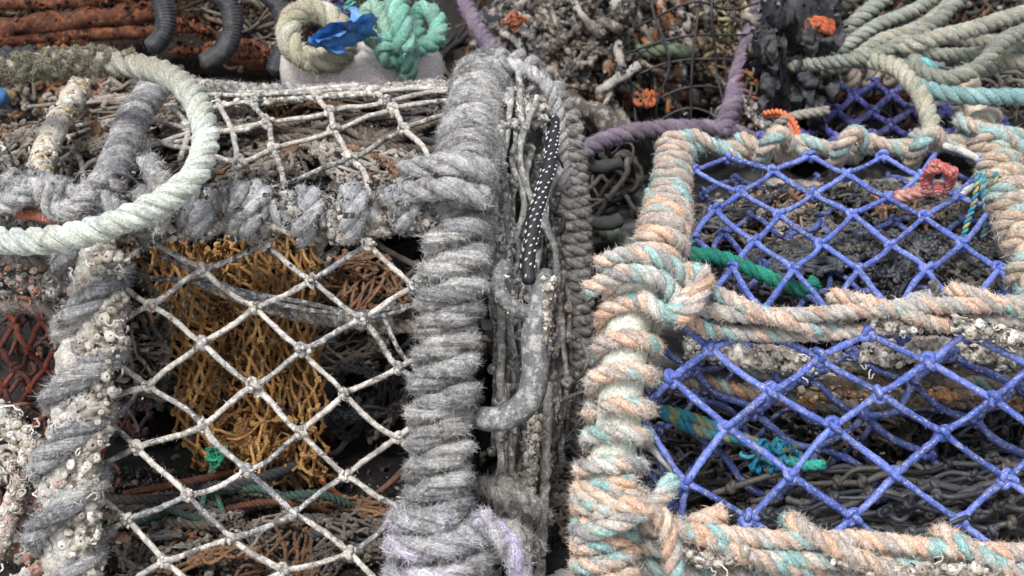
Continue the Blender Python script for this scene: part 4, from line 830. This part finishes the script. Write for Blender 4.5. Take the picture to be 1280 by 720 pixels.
# ================================================================== purple rope between the pots
m = MB(); rope(m, WP([(690, 300, 1.9), (705, 225, 1.92), (728, 192, 1.95), (765, 172, 1.98), (815, 162, 2.0), (870, 160, 2.02), (915, 165, 2.05), (970, 190, 2.1)]), p_(11, 2), PURP, fuzz=1., k=18); rope(m, WP([(900, 168, 2.03), (916, 130, 2.08), (925, 90, 2.15), (940, 40, 2.2), (962, -30, 2.25)]), p_(12, 2.1), PURP, fuzz=1., k=18)
build('purple_rope', m, ROPE_CLEAN, None, 'long faded purple rope draped between the two front pots, rising beside the black plastic', 'rope')
m = MB(); rope(m, WP([(570, -30, 2.15), (585, 10, 2.1), (600, 40, 2.05), (622, 68, 2.0), (640, 90, 1.98)]), p_(10, 2), PURP, fuzz=1.2, k=18)
build('purple_rope', m, ROPE_CLEAN, None, 'short faded purple rope coming down behind the top of the roped corner post', 'rope')
m = MB(); rope(m, WP([(720, 270, 2.0), (760, 292, 2.02), (790, 310, 2.0), (812, 330, 1.95)]), p_(11, 2), [(.12, .14, .11)] * 3, fuzz=.7); build('olive_rope', m, DARKROPE, None, 'dim olive rope in the dark gap between the two pots', 'rope')

# ================================================================== fouled pot behind, centre
fp = thing('lobster_pot', W(800, 60, 2.5) * np.array([1, 1, 0]), 'fouled black slatted pot crusted with shells and rust, behind the gap', 'lobster pot', 'lobster pots stacked on the quay')
random.seed(21)
SL = [((600, 20), (700, 60)), ((640, 5), (745, 70)), ((668, 70), (720, 120)), ((700, 120), (780, 160)), ((700, 95), (800, 140)), ((690, 60), (760, 40)), ((740, 110), (830, 95)), ((640, 40), (700, 110)), ((770, 150), (860, 140)), ((700, 20), (780, 50)), ((760, 130), (840, 110)), ((745, 70), (700, 145))]
for k_, (a, b) in enumerate(SL):
    m = MB(); d = random.uniform(2.15, 2.4); A, B_ = W(*a, d), W(*b, d + random.uniform(-.05, .05)); P = smooth([A, (A + B_) / 2 + RG.normal(0, .006, 3), B_], .006)
    tube(m, P, p_(random.uniform(9, 15), d), 12, random.choice([(.035, .038, .045), (.05, .05, .055), (.10, .09, .085), (.04, .04, .05)]), lump=.45, lf=45, seed=k_); crust(m, P, p_(10, d), 48, p_(4.5, d), worms=0, cols=[(.30, .285, .27), (.16, .15, .14), (.38, .36, .34), (.09, .085, .08)])
    build('slat', m, BARK, fp)
for k_ in range(44):
    x, y = random.uniform(735, 960), random.uniform(-20, 140); l = random.uniform(30, 70); an = math.radians(random.gauss(118, 16)); d = random.uniform(2.3, 2.6)
    if 900 < x: d += .1
    a, b = (x - math.cos(an) * l, y + math.sin(an) * l - 20), (x + math.cos(an) * l, y - math.sin(an) * l - 20)
    if max(a[1], b[1]) > 160: continue
    m = MB(); P = smooth([W(*a, d), W(x + random.uniform(-6, 6), y - 20, d), W(*b, d)], .006); c = random.choice([(.15, .125, .10), (.10, .085, .07), (.20, .17, .145), (.06, .055, .05), (.26, .09, .03)])
    tube(m, P, p_(random.uniform(7, 12), d), 12, c, lump=.4, lf=50, seed=k_); crust(m, P, p_(9, d), 26, p_(4.5, d), cols=[(.28, .25, .22), (.16, .14, .12), (.36, .33, .29), (.3, .11, .035)])
    build('fouled_rod', m, BARK, fp)
m = MB()
for k_ in range(5):
    y = 8 + k_ * 34; tube(m, ripple(smooth([W(780 + 8 * k_, y + 22, 2.18), W(850, y + 4, 2.17), W(925, y - 3, 2.18), (W(990, y - 8, 2.2))], .006), .018, 12, k_), p_(1.7, 2.2), 8, (.02, .021, .025))
for x in (792, 828, 868, 902): tube(m, ripple(smooth([W(x - 4, -10, 2.18), W(x + 2, 60, 2.17), W(x, 150, 2.18)], .006), .02, 12, x), p_(1.7, 2.2), 8, (.02, .021, .025))
build('square_net', m, BLACK, fp, label='thin black square netting in front of the fouled rods')
m = MB(); scribble(m, W(910, 50, 2.25), (.045, .03, .08), 34, .14, p_(4, 2.2), [(.40, .36, .16), (.34, .3, .15), (.45, .42, .25)], turn=.4); build('yellow_twine', m, ROPE_CLEAN, fp)
m = MB(); rope(m, WP([(798, 64, 2.2), (830, 62, 2.18), (862, 66, 2.2)]), p_(9, 2.2), [(.13, .16, .11)] * 3, fuzz=1)
build('olive_tie', m, DARKROPE, fp)
m = MB(); SK = [(.24, .19, .15), (.13, .10, .08), (.05, .048, .05), (.36, .33, .30), (.18, .13, .10), (.34, .13, .04), (.03, .03, .036), (.28, .25, .22), (.26, .15, .09)]
sticks(m, (690, -25, 985, 135), (2.2, 2.5), 420, 20, 5.5, SK, (85, 150)); sticks(m, (640, -25, 780, 150), (2.15, 2.35), 260, 24, 6.5, SK[1:4] + SK[6:] + [(.45, .43, .4)], (20, 170))
crumple(m, W(810, 60, 2.42), (.28, .06, .13), 40, .02, p_(3.4, 2.4), MUCK + SK); crumple(m, W(690, 70, 2.2), (.1, .05, .09), 14, .018, p_(3, 2.4), MUCK)
build('fouled_growth', m, BARK, fp, label='dense crusty growth and rust flecked twigs filling the pot', kind='stuff')
m = MB(); scribble(m, W(800, 60, 2.55), (.34, .06, .14), 160, .4, p_(5, 2.5), [(.06, .05, .043), (.035, .033, .03), (.1, .085, .07), (.15, .05, .025), (.025, .025, .03)]); build('old_net', m, DARKROPE, fp)
for c, e in (((808, 128, 2.16), (.018, .01, .008)), ((805, 120, 2.18), (.02, .01, .006)), ((640, 25, 2.1), (.02, .006, .012))):
    m = MB(); scribble(m, W(*c), np.array(e) * .6, 7, .04, p_(3.2, 2.2), [(.36, .09, .035), (.3, .07, .025)], step=.006, knots=0); build('orange_scrap', m, ROPE_CLEAN, fp)
m = MB(); blob(m, W(760, 60, 2.85), (.62, .18, .24), (.022, .02, .018), .3, seed=31); blob(m, W(760, 430, 2.45), (.25, .14, .36), (.010, .010, .010), .3, seed=35)  # dark masses added to shade the background and the gap between pots
blob(m, W(712, 700, 1.72), (.05, .07, .05), (.012, .012, .012), .3, seed=61); crumple(m, W(712, 660, 1.72), (.05, .06, .07), 18, .013, p_(3), MUCK)  # added plug over the bright strip of ground
scribble(m, W(765, 320, 2.15), (.07, .08, .16), 40, .4, p_(5, 2.1), [(.03, .03, .03), (.06, .055, .05), (.09, .08, .07)])
build('shade_fill_netting', m, DARKROPE, fp, kind='stuff')
m = MB()
for q in range(7):
    x, y = 740 + 10 * q, 190 + 70 * q; tube(m, smooth(WP([(716, y, 1.98), (745, y + 20, 1.97), (775, y + 14, 1.98)]), .005), p_(9, 2), 12, (.05, .05, .052), lump=.3, lf=60)
rope(m, WP([(725, 430, 1.9), (740, 500, 1.88), (732, 600, 1.88), (738, 760, 1.88)]), p_(13, 1.9), GREYD, fuzz=2, k=16, lump=.25); scribble(m, W(715, 600, 1.8), (.03, .05, .14), 50, .25, p_(4), [(.06, .06, .06), (.1, .09, .085), (.14, .13, .12)])
build('old_net', m, DARKROPE, fp)

# ================================================================== black plastic with orange twine
m = MB(); P = smooth(WP([(1012, -50, 2.14), (1008, 0, 2.12), (996, 50, 2.11), (982, 95, 2.10), (960, 140, 2.10), (945, 165, 2.10)]), .004)
tube(m, P, np.interp(np.linspace(0, 1, len(P)), [0, .3, .6, .85, 1], [.058, .058, .044, .028, .012]), 90, (.016, .017, .022), lump=.38, lf=18, seed=3); V = m.v[-1]; q = noise(V, 55, 4) + .6 * noise(V, 130, 5); V += (V - V.mean(0)) * (np.abs(q) * .015)[:, None]; flakes(m, V, 900, .005, [(.015, .015, .018), (.02, .02, .024), (.22, .21, .2), (.06, .055, .05)], .004)
for q_ in range(26):
    x, y = random.uniform(955, 1045), random.uniform(-10, 130); l = random.uniform(20, 60)
    ribbon(m, WP([(x, y, 2.04), (x + random.uniform(-12, 8), y + l * .5, 2.02), (x + random.uniform(-22, 8), y + l, 2.05)]), random.uniform(.006, .018), random.choice([(.02, .021, .026), (.035, .036, .04), (.014, .014, .018)]), (random.uniform(0, 3), random.uniform(0, 3)), q_)
build('plastic_sack', m, RUBBER, None, 'crumpled black plastic sheet hanging between the fouled pot and the rope coil', 'plastic sheet')
m = MB()
for q in range(5): rope(m, WP([(1008, 28 + q * 2.5, 2.04), (1022, 24 + q * 3, 2.03), (1038, 28 + q * 3.2, 2.035), (1040, 36 + q * 2, 2.045)]), p_(4.5, 2), [(.6, .15, .07), (.45, .11, .05)], strands=2, k=10, fuzz=3)
build('orange_twine', m, ROPE_CLEAN, None, 'orange twine knot tied on the black plastic sheet', 'twine')
m = MB(); rope(m, WP([(955, 142, 2.02), (975, 140, 1.99), (992, 152, 1.97), (1000, 175, 1.95), (998, 190, 1.94)]), p_(3.6, 2), [(.75, .2, .08), (.65, .16, .06)], strands=2, k=8, fuzz=1); rope(m, WP([(958, 144, 2.02), (978, 146, 1.99), (990, 160, 1.97), (994, 176, 1.95)]), p_(3.2, 2), [(.7, .22, .1), (.6, .16, .06)], strands=2, k=8, fuzz=1)
build('orange_twine', m, ROPE_CLEAN, None, 'loose orange twine strand hanging down to the far rail of the blue netted pot', 'twine')
m = MB(); scribble(m, W(945, 140, 2.12), (.045, .03, .05), 60, .2, p_(4, 2), [(.2, .17, .15), (.3, .15, .05), (.25, .1, .1), (.12, .11, .1)]); crust(m, WP([(925, 120, 2.1), (965, 165, 2.08)]), p_(16), 60, p_(5)); rope(m, WP([(960, 168, 2.0), (985, 148, 1.98), (1035, 138, 1.98)]), p_(6, 2), [(.28, .26, .22)] * 3)
build('twine_tangle', m, DARKROPE, None, 'rusty brown twine tangle below the black plastic sheet', 'twine')

# ================================================================== dark blue netted pot behind, right
db = thing('lobster_pot', W(1080, 140, 2.2) * np.array([1, 1, 0]), 'navy netted pot in shade under the olive rope coil', 'lobster pot', 'lobster pots stacked on the quay')
rows = [[(1000 + b * 46 + (a % 2) * 23 + random.uniform(-3, 3), 104 + a * 17 + random.uniform(-2, 2)) for b in range(-1, 6)] for a in range(6)]
K = {(a, b): W(x, y, 2.18 - a * .035) for a, r in enumerate(rows) for b, (x, y) in enumerate(r)}; E = []
for a in range(5):
    for b in range(7): E += [((a, b), (a + 1, b)), ((a, b), (a + 1, b + (1 if a % 2 else -1)))]
m = MB(); net(m, K, E, p_(4.2, 2.1), lambda p: tint((.045, .05, .25))(p), ks=1.5); build('top_net', m, BLUE, db)
m = MB(); core = WP([(980, 108, 2.2), (1100, 92, 2.22), (1290, 100, 2.2)]); rope(m, wrapped(core, p_(9), p_(8), p_(40), tilt=p_(10), seed=3), p_(9, 2.1), PF, smoothed=True, k=14); build('rail_wrapping', m, PEACH, db)
m = MB(); blob(m, W(1120, 160, 2.42), (.32, .12, .09), (.012, .011, .012), .25, seed=41); scribble(m, W(1090, 150, 2.28), (.2, .05, .05), 50, .3, p_(4, 2.2), [(.05, .05, .06), (.14, .04, .03), (.09, .085, .08)])  # added dark lump stands for the shade under this netting
scribble(m, W(1220, 115, 2.15), (.08, .05, .04), 50, .25, p_(5, 2), [(.2, .19, .16), (.14, .13, .12), (.26, .22, .19)])
build('shade_fill_netting', m, DARKROPE, db, kind='stuff')

# ================================================================== rope coil, upper right
m = MB(); OR = p_(9.8, 2)
turns = [[(985, 98, 2.1), (1020, 84, 2.08), (1090, 35, 2.08), (1150, 8, 2.1), (1230, -50, 2.15)], [(1010, 92, 2.06), (1060, 78, 2.02), (1100, 52, 2.02), (1160, 28, 2.04), (1240, -40, 2.1)], [(990, 84, 2.05), (1040, 78, 2.0), (1090, 70, 1.98), (1140, 46, 1.98), (1180, 18, 2.0), (1250, -60, 2.05)],
         [(1030, 60, 2.14), (1080, 18, 2.14), (1140, -30, 2.18)], [(1128, 62, 1.97), (1160, 50, 1.95), (1210, 38, 1.95), (1260, 22, 1.97), (1340, 2, 2.0)], [(1142, 62, 1.98), (1150, 88, 1.94), (1185, 98, 1.92), (1225, 82, 1.93), (1260, 48, 1.95), (1340, 20, 2.0)],
         [(1150, 68, 2.02), (1210, 68, 2.0), (1270, 62, 2.0), (1340, 66, 2.0)], [(1220, 78, 2.0), (1260, 76, 1.99), (1340, 84, 2.0)], [(1020, 20, 2.2), (1060, 0, 2.2), (1090, -30, 2.2)], [(1060, 76, 2.06), (1130, 82, 2.04), (1200, 92, 2.04), (1340, 60, 2.06)], [(1130, 20, 2.12), (1200, 50, 2.1), (1330, 46, 2.1)]]
for q, t in enumerate(turns): rope(m, WP(t), OR * random.uniform(.85, 1.1), [[(.27, .30, .255), (.33, .345, .30), (.23, .255, .22)], [(.31, .30, .24), (.26, .27, .22), (.35, .345, .30)], [(.19, .21, .17), (.25, .26, .22), (.19, .20, .18)]][q % 3], lay=3.7, fuzz=.6, k=20, lump=.1, seed=q)
build('rope_coil', m, ROPE_CLEAN, None, 'loose coil of sage green rope in the upper right corner', 'rope')
m = MB(); rope(m, WP([(1092, 76, 1.98), (1118, 84, 1.94), (1140, 104, 1.90), (1158, 135, 1.87), (1164, 165, 1.85), (1162, 186, 1.85)]), p_(11.5, 1.9), [(.36, .35, .27), (.32, .33, .26), (.38, .36, .29)], fuzz=.7, k=20)
build('hanging_rope', m, ROPE_CLEAN, None, 'pale khaki rope end drooping onto the far rail of the blue netted pot', 'rope')
m = MB(); rope(m, WP([(1150, 108, 1.9), (1180, 117, 1.88), (1230, 121, 1.87), (1340, 119, 1.88)]), p_(10.5, 1.9), [(.19, .32, .32), (.25, .38, .38), (.16, .28, .29)], fuzz=.3, k=22, ridge=.03)
rope(m, WP([(1138, 82, 1.96), (1158, 80, 1.94), (1168, 92, 1.95)]), p_(8, 1.9), [(.15, .36, .38)] * 3, k=14, fuzz=.3)
build('teal_rope', m, ROPE_CLEAN, None, 'taut teal twisted rope crossing the tan bar at the right edge', 'rope')
m = MB(); blob(m, W(1160, 20, 2.75), (.5, .14, .22), (.022, .02, .018), .3, seed=51)  # dark backing lump added so gaps around the coil stay black
litter(m, W(1180, 10, 2.4), (.3, .06, .08), 4000, .004, DIRT); scribble(m, W(1180, 10, 2.4), (.3, .06, .08), 110, .35, p_(5, 2.4), [(.08, .06, .05), (.16, .08, .05), (.05, .05, .05), (.2, .17, .14)])
build('shade_fill_heap', m, DARKROPE, None, 'added dark filler heap under old netting behind the rope coil, standing in for shade', 'dark filler heap', kind='stuff')

# ================================================================== light and camera
w = bpy.data.worlds.new('World'); SC.world = w; w.use_nodes = True; nt = w.node_tree
bg = nt.nodes['Background']; sky = nt.nodes.new('ShaderNodeTexSky'); sky.sky_type = 'NISHITA'; sky.sun_disc = False
SE, SR = math.radians(58), math.radians(200)
sky.sun_elevation = SE; sky.sun_rotation = SR; sky.dust_density = 3; sky.air_density = 1; sky.ozone_density = 1
hs = nt.nodes.new('ShaderNodeHueSaturation'); hs.inputs['Saturation'].default_value = .38    # overcast: the sky's blue is mostly washed out
nt.links.new(sky.outputs[0], hs.inputs['Color']); nt.links.new(hs.outputs[0], bg.inputs[0]); bg.inputs[1].default_value = .075
ld = bpy.data.lights.new('sun', 'SUN'); ld.energy = 1.5; ld.angle = math.radians(22); ld.color = (1, .975, .95)
lo = bpy.data.objects.new('sun', ld); COL.objects.link(lo)
sd = Vector((math.sin(SR) * math.cos(SE), math.cos(SR) * math.cos(SE), math.sin(SE)))
lo.rotation_euler = sd.to_track_quat('Z', 'Y').to_euler(); lo.location = sd * 5
cd = bpy.data.cameras.new('camera'); cam = bpy.data.objects.new('camera', cd); COL.objects.link(cam)
cam.location = CAM; cam.rotation_euler = (math.radians(90) - PITCH, 0, 0)
cd.sensor_width = 36; cd.lens = 36 * D0 / (1280 * PX); cd.clip_start = .05; cd.clip_end = 500
cd.dof.use_dof = True; cd.dof.focus_distance = 1.5; cd.dof.aperture_fstop = 9
SC.camera = cam
SC.view_settings.view_transform = 'Standard'; SC.view_settings.look = 'None'; SC.view_settings.exposure = 1.42; SC.view_settings.gamma = 1
try: SC.cycles.use_denoising = True
except Exception: pass
